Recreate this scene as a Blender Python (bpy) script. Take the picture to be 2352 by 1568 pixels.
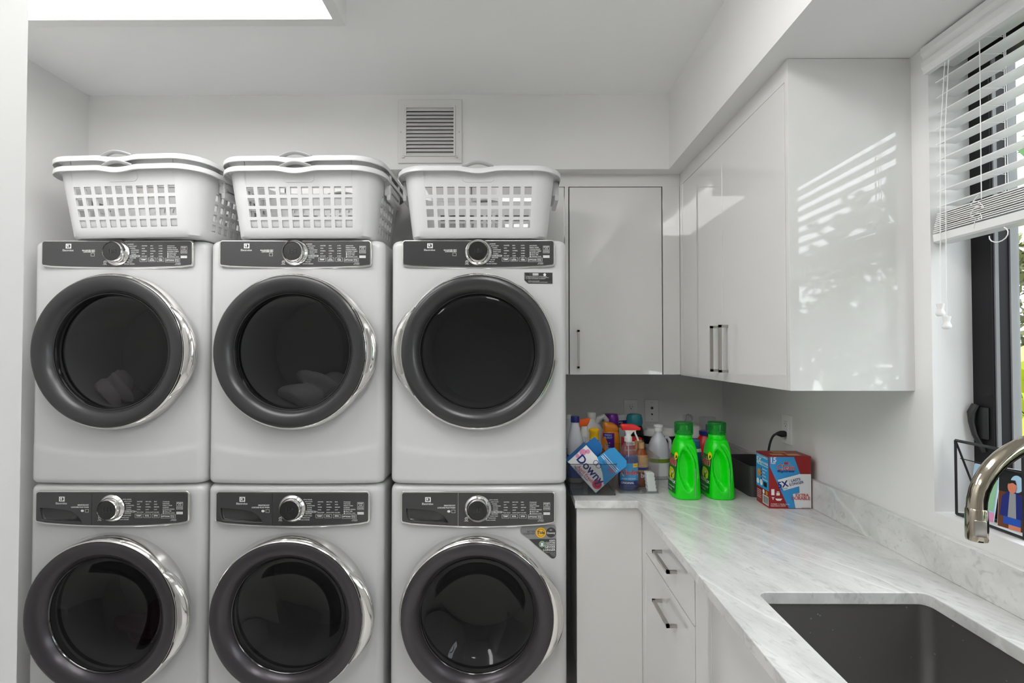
import bpy, bmesh, math, random
from mathutils import Matrix, Vector
PI = math.pi
random.seed(7)
S = bpy.context.scene
for _o in list(bpy.data.objects):
    bpy.data.objects.remove(_o)

# ------------------------------------------------------------------ camera
cam_data = bpy.data.cameras.new('camera')
cam_data.sensor_width = 36.0
cam_data.lens = 36.0 * 1180.0 / 2352.0
cam_data.clip_start = 0.02
cam = bpy.data.objects.new('camera', cam_data)
S.collection.objects.link(cam)
cam.location = (0, 0, 1.47)
cam.rotation_euler = (math.radians(90 + 1.07), 0, math.radians(0.29))
S.camera = cam

# ------------------------------------------------------------------ world, sun, exposure
S.view_settings.view_transform = 'Standard'
S.view_settings.look = 'None'
S.view_settings.gamma = 1.0
S.view_settings.exposure = 1.13
S.view_settings.use_curve_mapping = False
S.cycles.use_denoising = True
S.cycles.max_bounces = 12
S.cycles.diffuse_bounces = 8
S.cycles.transparent_max_bounces = 24
S.cycles.caustics_reflective = False
S.cycles.caustics_refractive = False
S.cycles.sample_clamp_indirect = 20.0
LAMP_LEFT = 2.5      # left ceiling panel emission
LAMP_RIGHT = 4.9     # ceiling lamp above the camera, and the added fill lamp
SKY = 2.3
world = bpy.data.worlds.new('sky'); S.world = world
world.use_nodes = True
_n = world.node_tree.nodes; _l = world.node_tree.links
_bg = _n['Background']; _bg.inputs[0].default_value = (0.93, 0.96, 1.0, 1); _bg.inputs[1].default_value = SKY
_sun = bpy.data.lights.new('sun', 'SUN'); _sun.energy = 0.9; _sun.angle = 0.02; _sun.color = (1, 0.95, 0.85)
sun = bpy.data.objects.new('sun', _sun); S.collection.objects.link(sun)
sun.rotation_euler = Vector((-0.15, 0.6, 0.78)).to_track_quat('Z', 'Y').to_euler()

# ------------------------------------------------------------------ materials
M = {}
def mat(name, col, rough=0.5, metal=0.0, coat=0.0, spec=0.5, emit=None, trans=0.0, alpha=1.0, bump=None):
    m = bpy.data.materials.new(name); m.use_nodes = True
    b = m.node_tree.nodes['Principled BSDF']
    b.inputs['Base Color'].default_value = (*col, 1)
    b.inputs['Roughness'].default_value = rough
    b.inputs['Metallic'].default_value = metal
    b.inputs['Coat Weight'].default_value = coat
    b.inputs['Coat Roughness'].default_value = 0.03
    b.inputs['Specular IOR Level'].default_value = spec
    b.inputs['Transmission Weight'].default_value = trans
    b.inputs['Alpha'].default_value = alpha
    if emit:
        b.inputs['Emission Color'].default_value = (*col, 1)
        b.inputs['Emission Strength'].default_value = emit
    if bump:
        nt = m.node_tree
        tc = nt.nodes.new('ShaderNodeTexCoord'); no = nt.nodes.new('ShaderNodeTexNoise'); bp = nt.nodes.new('ShaderNodeBump')
        no.inputs['Scale'].default_value = bump[0]; no.inputs['Detail'].default_value = 3
        bp.inputs['Strength'].default_value = bump[1]; bp.inputs['Distance'].default_value = 0.002
        nt.links.new(tc.outputs['Object'], no.inputs['Vector']); nt.links.new(no.outputs['Fac'], bp.inputs['Height'])
        nt.links.new(bp.outputs['Normal'], b.inputs['Normal'])
    M[name] = m
    return m
def srgb(r, g, b):
    f = lambda c: (c / 255 / 12.92) if c <= 10 else ((c / 255 + 0.055) / 1.055) ** 2.4
    return (f(r), f(g), f(b))
def thin_glass(name, tint, rough=0.03, ior=1.5, base=0.0, bcol=(0.8, 0.8, 0.82)):
    """clear or tinted sheet: see-through tint under a fresnel gloss"""
    m = bpy.data.materials.new(name); m.use_nodes = True
    nt = m.node_tree; nt.nodes.clear()
    out = nt.nodes.new('ShaderNodeOutputMaterial'); mx = nt.nodes.new('ShaderNodeMixShader')
    tr = nt.nodes.new('ShaderNodeBsdfTransparent'); gl = nt.nodes.new('ShaderNodeBsdfGlossy'); fr = nt.nodes.new('ShaderNodeFresnel')
    tr.inputs[0].default_value = (*tint, 1); gl.inputs['Roughness'].default_value = rough
    fr.inputs['IOR'].default_value = ior
    ge = nt.nodes.new('ShaderNodeNewGeometry'); iv = nt.nodes.new('ShaderNodeMath'); iv.operation = 'SUBTRACT'; iv.inputs[0].default_value = 1.0
    ml = nt.nodes.new('ShaderNodeMath'); ml.operation = 'MULTIPLY'      # gloss only on the outer faces, no total reflection inside the sheet
    nt.links.new(ge.outputs['Backfacing'], iv.inputs[1]); nt.links.new(fr.outputs[0], ml.inputs[0]); nt.links.new(iv.outputs[0], ml.inputs[1])
    nt.links.new(ml.outputs[0], mx.inputs[0]); nt.links.new(tr.outputs[0], mx.inputs[1]); nt.links.new(gl.outputs[0], mx.inputs[2])
    if base > 0:
        df = nt.nodes.new('ShaderNodeBsdfDiffuse'); df.inputs[0].default_value = (*bcol, 1)
        m2 = nt.nodes.new('ShaderNodeMixShader'); m2.inputs[0].default_value = base
        nt.links.new(mx.outputs[0], m2.inputs[1]); nt.links.new(df.outputs[0], m2.inputs[2]); nt.links.new(m2.outputs[0], out.inputs[0])
    else:
        nt.links.new(mx.outputs[0], out.inputs[0])
    M[name] = m
    return m

mat('wall_paint', (0.76, 0.757, 0.75), 0.6, bump=(60, 0.05))
mat('ceiling_paint', (0.90, 0.90, 0.897), 0.75)
mat('floor_tile', (0.80, 0.79, 0.775), 0.35)
mat('cabinet_gloss', (0.70, 0.695, 0.68), 0.03, coat=0.5, spec=0.6)
mat('cabinet_gap_shade', (0.05, 0.05, 0.05), 0.8)  # near-black carcass colour, paints in the shade of the door gaps
mat('appliance_white', (0.64, 0.642, 0.645), 0.22, coat=0.15)
mat('panel_black', (0.045, 0.045, 0.047), 0.16, coat=0.5)
mat('dial_black', (0.012, 0.012, 0.013), 0.10, coat=0.5)
mat('ring_graphite', (0.060, 0.060, 0.062), 0.27, metal=0.45)
mat('ring_plum_graphite', (0.066, 0.060, 0.067), 0.27, metal=0.45)
mat('trim_dark', (0.10, 0.10, 0.10), 0.08, metal=0.9)
mat('chrome', (0.80, 0.79, 0.77), 0.10, metal=1.0)
mat('nickel', (0.50, 0.48, 0.45), 0.28, metal=1.0)
mat('faucet_nickel', (0.46, 0.41, 0.33), 0.07, metal=1.0)
mat('print_white', (0.80, 0.80, 0.80), 0.5)
mat('print_grey', (0.45, 0.45, 0.45), 0.5)
mat('rubber_black', (0.015, 0.015, 0.016), 0.6)
mat('drum_steel', (0.13, 0.13, 0.14), 0.4, metal=0.7)
mat('basket_white', (0.68, 0.682, 0.685), 0.28)
mat('grip_grey', (0.42, 0.42, 0.43), 0.45)
mat('lamp_frame', (0.74, 0.74, 0.73), 0.4)
mat('diffuser_left', (1.0, 0.995, 0.98), 0.5, emit=LAMP_LEFT)
mat('diffuser_right', (1.0, 0.995, 0.98), 0.5, emit=LAMP_RIGHT)
mat('vent_white', (0.70, 0.695, 0.68), 0.45)
mat('vent_shadow', (0.10, 0.10, 0.10), 0.9)
mat('plate_white', (0.86, 0.855, 0.85), 0.35)
mat('slot_dark', (0.02, 0.02, 0.02), 0.6)
mat('blind_white', (0.80, 0.80, 0.795), 0.4)
mat('cord_white', (0.85, 0.85, 0.84), 0.7)
mat('window_black', (0.010, 0.009, 0.011), 0.5, spec=0.25)
mat('window_grey', (0.20, 0.20, 0.205), 0.5)
mat('screen_grey', (0.28, 0.28, 0.285), 0.7)
mat('rack_black', (0.012, 0.012, 0.013), 0.45)
thin_glass('pane_glass', (0.95, 0.97, 0.97), 0.0, 1.45)
thin_glass('door_glass', (0.22, 0.22, 0.225), 0.02, 1.38)
thin_glass('smoke_acrylic', (0.82, 0.82, 0.82), 0.03, 1.5)
thin_glass('clear_acrylic', (0.93, 0.94, 0.94), 0.03, 1.45)
thin_glass('clear_plastic', (0.90, 0.91, 0.92), 0.06, 1.45, 0.06)
thin_glass('window_cleaner', (0.05, 0.34, 0.85), 0.05, 1.4, 0.25, (0.01, 0.12, 0.55))
thin_glass('green_cap_plastic', (0.12, 0.60, 0.16), 0.06, 1.45, 0.35, (0.02, 0.30, 0.05))
thin_glass('smoke_bottle', (0.25, 0.27, 0.28), 0.06, 1.45)
mat('milky_plastic', (0.62, 0.63, 0.68), 0.35)
mat('jug_white', (0.70, 0.70, 0.70), 0.35)
mat('detergent_green', srgb(12, 215, 14), 0.28)
mat('label_green', srgb(10, 110, 30), 0.35)
for nm, c in dict(ink_navy=(28, 40, 120), ink_red=(196, 30, 34), ink_crimson=(150, 20, 24), ink_sky=(48, 150, 214), ink_lightblue=(170, 208, 236),
                  ink_white=(232, 234, 236), ink_pink=(226, 150, 190), ink_rose=(214, 70, 110), ink_rosedark=(165, 30, 70), ink_yellow=(246, 208, 20),
                  ink_lime=(190, 220, 40), ink_orange=(232, 110, 24), ink_black=(28, 28, 30), ink_grey=(150, 152, 154), ink_silver=(140, 141, 142),
                  ink_gold=(200, 140, 60), ink_tan=(206, 160, 110), ink_purple=(84, 30, 140), ink_mint=(150, 200, 160), ink_blue=(30, 80, 180),
                  ink_deepblue=(16, 110, 180), ink_brown=(110, 60, 30), ink_skin=(214, 130, 100), ink_olive=(120, 150, 40)).items():
    mat(nm, srgb(*c), 0.4)
mat('cap_navy', srgb(24, 34, 110), 0.3)
mat('cap_purple', srgb(112, 30, 150), 0.3)
mat('cap_orange', srgb(236, 96, 20), 0.35)
mat('cap_yellow', srgb(246, 190, 20), 0.35)
mat('cap_teal', srgb(40, 130, 145), 0.25)
mat('cap_green', srgb(70, 120, 40), 0.35)
mat('bottle_orange', srgb(236, 140, 26), 0.35)
mat('bottle_red', srgb(190, 22, 18), 0.3)
mat('bottle_teal', srgb(14, 96, 120), 0.35)
mat('bottle_amber', srgb(150, 70, 30), 0.25)
mat('trigger_red', srgb(214, 30, 26), 0.35)
mat('can_blue', srgb(60, 120, 170), 0.25)
mat('bin_charcoal', (0.045, 0.045, 0.048), 0.55, bump=(300, 0.25))
mat('foam_white', (0.78, 0.78, 0.77), 0.8)
mat('cloth_light', (0.85, 0.78, 0.78), 0.9)
mat('cloth_white', (0.9, 0.9, 0.9), 0.9)
mat('cloth_plum', (0.20, 0.03, 0.09), 0.9)
mat('leaf_green', srgb(58, 98, 40), 0.5)
mat('leaf_dark', srgb(36, 78, 44), 0.5)
mat('leaf_lime', srgb(176, 186, 16), 0.45)
mat('leaf_dry', srgb(104, 108, 62), 0.6)
mat('bark', srgb(80, 66, 54), 0.8)
mat('fence_grey', srgb(150, 160, 165), 0.7)
mat('lawn', srgb(120, 122, 116), 0.9)

def marble():
    m = bpy.data.materials.new('grey_marble'); m.use_nodes = True
    nt = m.node_tree; b = nt.nodes['Principled BSDF']; N = nt.nodes.new; L = nt.links.new
    b.inputs['Roughness'].default_value = 0.16; b.inputs['Coat Weight'].default_value = 0.1
    tc = N('ShaderNodeTexCoord')
    mp = N('ShaderNodeMapping'); mp.vector_type = 'TEXTURE'; mp.inputs['Rotation'].default_value = (0, 0, -1.22); mp.inputs['Scale'].default_value = (1.0, 0.31, 0.5)
    L(tc.outputs['Object'], mp.inputs['Vector'])
    n0 = N('ShaderNodeTexNoise'); n0.inputs['Scale'].default_value = 5.0; n0.inputs['Detail'].default_value = 9; n0.inputs['Roughness'].default_value = 0.62
    L(mp.outputs[0], n0.inputs['Vector'])
    r0 = N('ShaderNodeValToRGB'); e = r0.color_ramp.elements
    e[0].position = 0.32; e[0].color = (0.56, 0.56, 0.55, 1); e[1].position = 0.62; e[1].color = (0.72, 0.718, 0.705, 1)
    L(n0.outputs['Fac'], r0.inputs[0])
    # fine dark flecks, streaked
    mp2 = N('ShaderNodeMapping'); mp2.vector_type = 'TEXTURE'; mp2.inputs['Rotation'].default_value = (0, 0, -1.22); mp2.inputs['Scale'].default_value = (0.060, 0.020, 0.04)
    L(tc.outputs['Object'], mp2.inputs['Vector'])
    n1 = N('ShaderNodeTexNoise'); n1.inputs['Scale'].default_value = 1.6; n1.inputs['Detail'].default_value = 6; n1.inputs['Distortion'].default_value = 1.1
    L(mp2.outputs[0], n1.inputs['Vector'])
    r1 = N('ShaderNodeValToRGB'); e = r1.color_ramp.elements
    e[0].position = 0.55; e[0].color = (0, 0, 0, 1); e[1].position = 0.70; e[1].color = (1, 1, 1, 1)
    L(n1.outputs['Fac'], r1.inputs[0])
    mx = N('ShaderNodeMix'); mx.data_type = 'RGBA'
    mul = N('ShaderNodeMath'); mul.operation = 'MULTIPLY'; mul.inputs[1].default_value = 0.34
    L(r1.outputs[0], mul.inputs[0]); L(mul.outputs[0], mx.inputs['Factor'])
    L(r0.outputs[0], mx.inputs['A']); mx.inputs['B'].default_value = (0.30, 0.30, 0.30, 1)
    # long pale veins: edges of large stretched cells, gently warped
    nw = N('ShaderNodeTexNoise'); nw.inputs['Scale'].default_value = 2.2; nw.inputs['Detail'].default_value = 4
    L(tc.outputs['Object'], nw.inputs['Vector'])
    sc_ = N('ShaderNodeVectorMath'); sc_.operation = 'SCALE'; sc_.inputs['Scale'].default_value = 0.16; L(nw.outputs['Color'], sc_.inputs[0])
    av = N('ShaderNodeVectorMath'); av.operation = 'ADD'; L(tc.outputs['Object'], av.inputs[0]); L(sc_.outputs[0], av.inputs[1])
    mp3 = N('ShaderNodeMapping'); mp3.vector_type = 'TEXTURE'; mp3.inputs['Rotation'].default_value = (0, 0, -1.22); mp3.inputs['Scale'].default_value = (1.35, 0.30, 0.65)
    mp3.inputs['Location'].default_value = (0.35, 0.2, 0.4)
    L(av.outputs[0], mp3.inputs['Vector'])
    vo = N('ShaderNodeTexVoronoi'); vo.feature = 'DISTANCE_TO_EDGE'; vo.inputs['Scale'].default_value = 1.0; L(mp3.outputs[0], vo.inputs['Vector'])
    r2 = N('ShaderNodeValToRGB'); e = r2.color_ramp.elements
    e[0].position = 0.0; e[0].color = (1, 1, 1, 1); e[1].position = 0.014; e[1].color = (0, 0, 0, 1)
    L(vo.outputs['Distance'], r2.inputs[0])
    mul2 = N('ShaderNodeMath'); mul2.operation = 'MULTIPLY'; mul2.inputs[1].default_value = 0.55; L(r2.outputs[0], mul2.inputs[0])
    mx2 = N('ShaderNodeMix'); mx2.data_type = 'RGBA'
    L(mul2.outputs[0], mx2.inputs['Factor']); L(mx.outputs['Result'], mx2.inputs['A']); mx2.inputs['B'].default_value = (0.86, 0.855, 0.83, 1)
    L(mx2.outputs['Result'], b.inputs['Base Color'])
    M['grey_marble'] = m
marble()
def steel():
    m = bpy.data.materials.new('sink_steel'); m.use_nodes = True
    nt = m.node_tree; b = nt.nodes['Principled BSDF']; N = nt.nodes.new; L = nt.links.new
    b.inputs['Metallic'].default_value = 0.85; b.inputs['Roughness'].default_value = 0.30
    tc = N('ShaderNodeTexCoord')
    v = N('ShaderNodeTexVoronoi'); v.inputs['Scale'].default_value = 60; L(tc.outputs['Object'], v.inputs['Vector'])
    r = N('ShaderNodeValToRGB'); e = r.color_ramp.elements
    e[0].position = 0.09; e[0].color = (0.62, 0.62, 0.62, 1); e[1].position = 0.13; e[1].color = (0.30, 0.29, 0.28, 1)
    # keep specks sparse with a large noise
    n = N('ShaderNodeTexNoise'); n.inputs['Scale'].default_value = 14; L(tc.outputs['Object'], n.inputs['Vector'])
    ad = N('ShaderNodeMath'); ad.operation = 'ADD'
    rr = N('ShaderNodeMath'); rr.operation = 'GREATER_THAN'; rr.inputs[1].default_value = 0.55; L(n.outputs['Fac'], rr.inputs[0])
    iv = N('ShaderNodeMath'); iv.operation = 'SUBTRACT'; iv.inputs[0].default_value = 1.0; L(rr.outputs[0], iv.inputs[1])
    L(v.outputs['Distance'], ad.inputs[0]); L(iv.outputs[0], ad.inputs[1]); L(ad.outputs[0], r.inputs[0])
    L(r.outputs[0], b.inputs['Base Color'])
    M['sink_steel'] = m
steel()

# ------------------------------------------------------------------ helpers
COL = S.collection
def link_mesh(name, me, parent=None, mats=None, sharp=35, loc=None):
    if mats is not None:
        if len(me.materials): me.materials.clear()
        for k in (mats if isinstance(mats, (list, tuple)) else [mats]):
            me.materials.append(M[k])
    for p in me.polygons:
        p.use_smooth = True
    if mats == 'cabinet_gloss' or mats in ('wall_paint', 'ceiling_paint', 'grey_marble'):
        sharp = 8      # flat fronts stay optically flat next to their tiny bevels
    me.set_sharp_from_angle(angle=math.radians(sharp))
    o = bpy.data.objects.new(name, me); COL.objects.link(o)
    if parent is not None:
        o.parent = parent
    if loc is not None:
        o.location = loc
    return o
def obj(name, bm, mats, parent=None, sharp=35, loc=None, recalc=True):
    if recalc:
        bmesh.ops.recalc_face_normals(bm, faces=bm.faces[:])
    me = bpy.data.meshes.new(name); bm.to_mesh(me); bm.free()
    return link_mesh(name, me, parent, mats, sharp, loc)
def tag(o, label, cat, group=None, kind=None):
    o['label'] = label; o['category'] = cat
    if group: o['group'] = group
    if kind: o['kind'] = kind
    return o
def thing(name, label, cat, loc=(0, 0, 0), rz=0.0, group=None):
    o = bpy.data.objects.new(name, None); COL.objects.link(o)
    o.empty_display_size = 0.05
    o.location = loc; o.rotation_euler = (0, 0, rz)
    return tag(o, label, cat, group)
def struct(name, bm, mats, sharp=35, recalc=True):
    o = obj(name, bm, mats, None, sharp, recalc=recalc); o['kind'] = 'structure'
    return o
def copy_thing(root, label, loc, rz=0.0):
    """the thing with its parts and sub-parts; meshes shared"""
    r = root.copy(); COL.objects.link(r); r.location = loc; r.rotation_euler = (0, 0, rz); r['label'] = label
    for ch in root.children:
        c = ch.copy(); COL.objects.link(c); c.parent = r
        for g in ch.children:
            d = g.copy(); COL.objects.link(d); d.parent = c
    return r
B = bmesh.new
def box(bm, x0, x1, y0, y1, z0, z1, mi=0, bev=0.0, seg=2, Mx=None):
    r = bmesh.ops.create_cube(bm, size=1.0)
    vs = r['verts']
    for v in vs:
        v.co = Vector(((x0 + x1) / 2 + v.co.x * (x1 - x0), (y0 + y1) / 2 + v.co.y * (y1 - y0), (z0 + z1) / 2 + v.co.z * (z1 - z0)))
    fs = set(f for v in vs for f in v.link_faces)
    if bev > 0:
        es = list(set(e for v in vs for e in v.link_edges))
        r2 = bmesh.ops.bevel(bm, geom=es, offset=bev, segments=seg, profile=0.5, affect='EDGES')
        fs = set(f for f in fs if f.is_valid) | set(r2['faces'])
        for f in list(fs):
            for v in f.verts:
                fs.update(v.link_faces)
    for f in fs:
        f.material_index = mi
    if Mx is not None:
        for v in set(v for f in fs for v in f.verts):
            v.co = Mx @ v.co
    return fs
def lathe(bm, prof, seg=32, mi=0, axis='Z', c=(0, 0, 0), sx=1.0, sy=1.0, a0=0.0, a1=2 * PI, cap0=True, cap1=True, n=2.0):
    """prof: (radius, height[, material]); axis 'Z' up, or 'Y-' toward the camera; n>2 squares the section"""
    full = abs(a1 - a0 - 2 * PI) < 1e-6
    rings = []
    cnt = seg if full else seg + 1
    for p in prof:
        ring = []
        for k in range(cnt):
            a = a0 + (a1 - a0) * k / seg
            cx, sn = math.cos(a), math.sin(a)
            f = 1.0
            if n != 2.0:
                f = (abs(cx) ** n + abs(sn) ** n) ** (-1 / n)
            x, y = p[0] * cx * sx * f, p[0] * sn * sy * f
            co = (c[0] + x, c[1] + y, c[2] + p[1]) if axis == 'Z' else (c[0] + x, c[1] - p[1], c[2] + y)
            ring.append(bm.verts.new(co))
        rings.append(ring)
    for i in range(len(prof) - 1):
        m_ = prof[i][2] if len(prof[i]) > 2 else mi
        for k in range(seg):
            k2 = (k + 1) % cnt
            try:
                f = bm.faces.new((rings[i][k], rings[i][k2], rings[i + 1][k2], rings[i + 1][k])); f.material_index = m_
            except ValueError:
                pass
    if full and cap0 and prof[0][0] > 1e-5:
        f = bm.faces.new(rings[0][::-1]); f.material_index = prof[0][2] if len(prof[0]) > 2 else mi
    if full and cap1 and prof[-1][0] > 1e-5:
        f = bm.faces.new(rings[-1]); f.material_index = prof[-2][2] if len(prof[-2]) > 2 else mi
    return rings
def tube(bm, pts, r, seg=10, mi=0, cap=True, rs=None, flat=1.0):
    pts = [Vector(p) for p in pts]
    rings = []; up = None
    for i, p in enumerate(pts):
        t = (pts[min(i + 1, len(pts) - 1)] - pts[max(i - 1, 0)]).normalized()
        if up is None:
            up = Vector((0, 0, 1)) if abs(t.z) < 0.9 else Vector((1, 0, 0))
        x = t.cross(up).normalized(); up = x.cross(t).normalized()
        rr = rs[i] if rs else r
        rings.append([bm.verts.new(p + x * math.cos(2 * PI * k / seg) * rr + up * math.sin(2 * PI * k / seg) * rr * flat) for k in range(seg)])
    for a, b in zip(rings, rings[1:]):
        for k in range(seg):
            f = bm.faces.new((a[k], a[(k + 1) % seg], b[(k + 1) % seg], b[k])); f.material_index = mi
    if cap:
        for ring in (rings[0][::-1], rings[-1]):
            f = bm.faces.new(ring); f.material_index = mi
def loft(bm, rings, mi=0, cap0=True, cap1=True, closed=True):
    vs = [[bm.verts.new(p) for p in r] for r in rings]
    n = len(vs[0])
    for a, b in zip(vs, vs[1:]):
        for k in range(n if closed else n - 1):
            f = bm.faces.new((a[k], a[(k + 1) % n], b[(k + 1) % n], b[k])); f.material_index = mi
    if cap0: bm.faces.new(vs[0][::-1]).material_index = mi
    if cap1: bm.faces.new(vs[-1]).material_index = mi
    return vs
def rrect(w, h, r, n=6, cx=0.0, cy=0.0):
    pts = []
    for (sx, sy, a) in ((1, 1, 0), (-1, 1, 90), (-1, -1, 180), (1, -1, 270)):
        for k in range(n + 1):
            t = math.radians(a + 90 * k / n)
            pts.append((cx + sx * (w / 2 - r) + r * math.cos(t), cy + sy * (h / 2 - r) + r * math.sin(t)))
    return pts
def plate_mesh(outline, holes=(), thick=0.002, bevel=0.0, bres=2):
    """flat plate with holes, face up (+z), bottom at z = 0"""
    cu = bpy.data.curves.new('plate', 'CURVE'); cu.dimensions = '2D'; cu.fill_mode = 'BOTH'
    cu.extrude = max(thick / 2 - bevel, 1e-5); cu.bevel_depth = bevel; cu.bevel_resolution = bres; cu.offset = -bevel
    for pts in [outline] + list(holes):
        sp = cu.splines.new('POLY'); sp.points.add(len(pts) - 1); sp.use_cyclic_u = True
        for q, p in zip(sp.points, pts):
            q.co = (p[0], p[1], 0, 1)
    o = bpy.data.objects.new('plate', cu); COL.objects.link(o)
    dg = bpy.context.evaluated_depsgraph_get()
    me = bpy.data.meshes.new_from_object(o.evaluated_get(dg))
    bpy.data.objects.remove(o); bpy.data.curves.remove(cu)
    me.transform(Matrix.Translation((0, 0, thick / 2)))
    me.materials.clear()
    return me
FRONT = Matrix(((1, 0, 0, 0), (0, 0, -1, 0), (0, 1, 0, 0), (0, 0, 0, 1)))      # (x, y, z) -> (x, -z, y): faces -Y
def frame_of(origin, xdir, ydir):
    x = Vector(xdir).normalized(); y = Vector(ydir).normalized(); z = x.cross(y)
    return Matrix(((x.x, y.x, z.x, origin[0]), (x.y, y.y, z.y, origin[1]), (x.z, y.z, z.z, origin[2]), (0, 0, 0, 1)))
def add_mesh(bm, me, Mx, mi=0, warp=None):
    vs = []
    for v in me.vertices:
        co = v.co.copy()
        co = warp(co) if warp else Mx @ co
        vs.append(bm.verts.new(co))
    for p in me.polygons:
        try:
            f = bm.faces.new([vs[i] for i in p.vertices]); f.material_index = mi
        except ValueError:
            pass
_tcache = {}
def text_mesh(s, size, align='CENTER', bold=0.0, shear=0.0, width=1.0):
    k = (s, size, align, bold, shear, width)
    if k not in _tcache:
        cu = bpy.data.curves.new('t', 'FONT'); cu.body = s; cu.size = size; cu.align_x = align; cu.align_y = 'CENTER'
        cu.offset = bold * size; cu.shear = shear; cu.resolution_u = 3
        o = bpy.data.objects.new('t', cu); COL.objects.link(o)
        dg = bpy.context.evaluated_depsgraph_get()
        me = bpy.data.meshes.new_from_object(o.evaluated_get(dg))
        bpy.data.objects.remove(o); bpy.data.curves.remove(cu)
        if width != 1.0:
            me.transform(Matrix.Diagonal((width, 1, 1, 1)))
        _tcache[k] = me
    return _tcache[k]
def text(bm, s, x, y, size, Mx, mi=0, align='CENTER', bold=0.012, layer=2, warp=None, **kw):
    me = text_mesh(s, size, align, bold, **kw)
    T = Matrix.Translation((x, y, 0.0003 * layer))
    if warp:
        add_mesh(bm, me, None, mi, lambda co: warp(T @ co))
    else:
        add_mesh(bm, me, Mx @ T, mi)
def poly(bm, pts, Mx, mi=0, layer=1, warp=None):
    z = 0.0003 * layer
    vs = [bm.verts.new(warp(Vector((p[0], p[1], z))) if warp else Mx @ Vector((p[0], p[1], z))) for p in pts]
    f = bm.faces.new(vs); f.material_index = mi
    return f
def disc(bm, x, y, r, Mx, mi=0, layer=1, ry=None, n=24, warp=None, r_in=None):
    ry = ry or r
    if r_in is None:
        poly(bm, [(x + r * math.cos(2 * PI * k / n), y + ry * math.sin(2 * PI * k / n)) for k in range(n)], Mx, mi, layer, warp)
    else:
        q = r_in / r
        for k in range(n):
            a, b = 2 * PI * k / n, 2 * PI * (k + 1) / n
            poly(bm, [(x + r * math.cos(a), y + ry * math.sin(a)), (x + r * math.cos(b), y + ry * math.sin(b)),
                      (x + r * q * math.cos(b), y + ry * q * math.sin(b)), (x + r * q * math.cos(a), y + ry * q * math.sin(a))], Mx, mi, layer, warp)
def outline_rect(bm, x, y, w, h, t, Mx, mi, layer=2):
    for (a, b, c, d) in ((x - w / 2, x + w / 2, y + h / 2 - t, y + h / 2), (x - w / 2, x + w / 2, y - h / 2, y - h / 2 + t),
                         (x - w / 2, x - w / 2 + t, y - h / 2, y + h / 2), (x + w / 2 - t, x + w / 2, y - h / 2, y + h / 2)):
        poly(bm, [(a, c), (b, c), (b, d), (a, d)], Mx, mi, layer)
def rect(bm, x0, x1, y0, y1, Mx, mi, layer=1, warp=None):
    poly(bm, [(x0, y0), (x1, y0), (x1, y1), (x0, y1)], Mx, mi, layer, warp)

# ------------------------------------------------------------------ room shell
XL, XR, YB, YF, ZC = -1.867, 1.07, 2.655, -3.2, 2.59
SOF_Z, SOF_Y, SOF_X = 2.262, 2.2252, 0.672
WY0, WY1, WZ0, WZ1 = -0.30, 1.322, 1.061, SOF_Z
b = B(); box(b, XL - 0.12, XR + 0.2, YF - 0.12, YB + 0.12, -0.1, 0.0); struct('floor', b, 'floor_tile')
b = B(); box(b, XL - 0.12, XR + 0.2, YF - 0.12, YB + 0.12, ZC, ZC + 0.1); struct('ceiling', b, 'ceiling_paint')
b = B(); box(b, XL - 0.12, XR + 0.2, YB, YB + 0.12, 0, ZC); struct('wall_back', b, 'wall_paint')
b = B(); box(b, XL - 0.12, XL, YF, YB, 0, ZC); struct('wall_left', b, 'wall_paint')
b = B(); box(b, XL, -0.905, 0.82, 0.94, 0, ZC); struct('wall_front_left', b, 'wall_paint')
b = B()
box(b, XL - 0.12, -0.62, YF - 0.12, YF, 0, ZC); box(b, 0.20, XR + 0.2, YF - 0.12, YF, 0, ZC); box(b, -0.62, 0.20, YF - 0.12, YF, 2.06, ZC)
box(b, -0.62, 0.20, YF - 0.12, YF - 0.07, 0, 2.06)  # added backing in the door opening, keeps sky light from leaking in
struct('wall_front', b, 'wall_paint')
b = B()
XW = XR + 0.2
box(b, XR, XW, YF, WY0, 0, ZC); box(b, XR, XW, WY1, YB, 0, ZC)
box(b, XR, XW, WY0, WY1, 0, WZ0); box(b, XR, XW, WY0, WY1, WZ1, ZC)
struct('wall_right', b, 'wall_paint')
# dropped soffit, an L above the cabinets
me = plate_mesh([(XL, YB), (XL, SOF_Y), (SOF_X, SOF_Y), (SOF_X, YF), (XR, YF), (XR, YB)], thick=ZC - SOF_Z)
me.transform(Matrix.Translation((0, 0, SOF_Z)))
o = link_mesh('trim_1', me, None, 'wall_paint'); o['kind'] = 'structure'
# five-panel door in the wall behind the camera
b = B()
box(b, -0.60, 0.18, YF - 0.06, YF - 0.02, 0.01, 2.04, bev=0.003)
for k in range(5):
    z0 = 0.16 + k * 0.372
    for (x0, x1, za, zb) in ((-0.47, 0.05, z0, z0 + 0.02), (-0.47, 0.05, z0 + 0.27, z0 + 0.29), (-0.47, -0.45, z0, z0 + 0.29), (0.03, 0.05, z0, z0 + 0.29)):
        box(b, x0, x1, YF - 0.02, YF - 0.008, za, zb)
d1 = struct('door_1', b, 'cabinet_gloss')
b = B(); lathe(b, [(0.012, 0), (0.012, 0.04), (0.026, 0.045), (0.03, 0.06), (0.024, 0.075), (0.0, 0.078)], 20, axis='Z')
for v in b.verts: v.co = Vector((-0.52 + v.co.x, YF - 0.02 + v.co.z, 0.95 + v.co.y))
obj('door_knob', b, 'nickel', d1)
b = B()
box(b, -0.70, -0.61, YF, YF + 0.018, 0, 2.06, bev=0.003); box(b, 0.19, 0.28, YF, YF + 0.018, 0, 2.06, bev=0.003); box(b, -0.70, 0.28, YF, YF + 0.018, 2.06, 2.15, bev=0.003)
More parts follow.
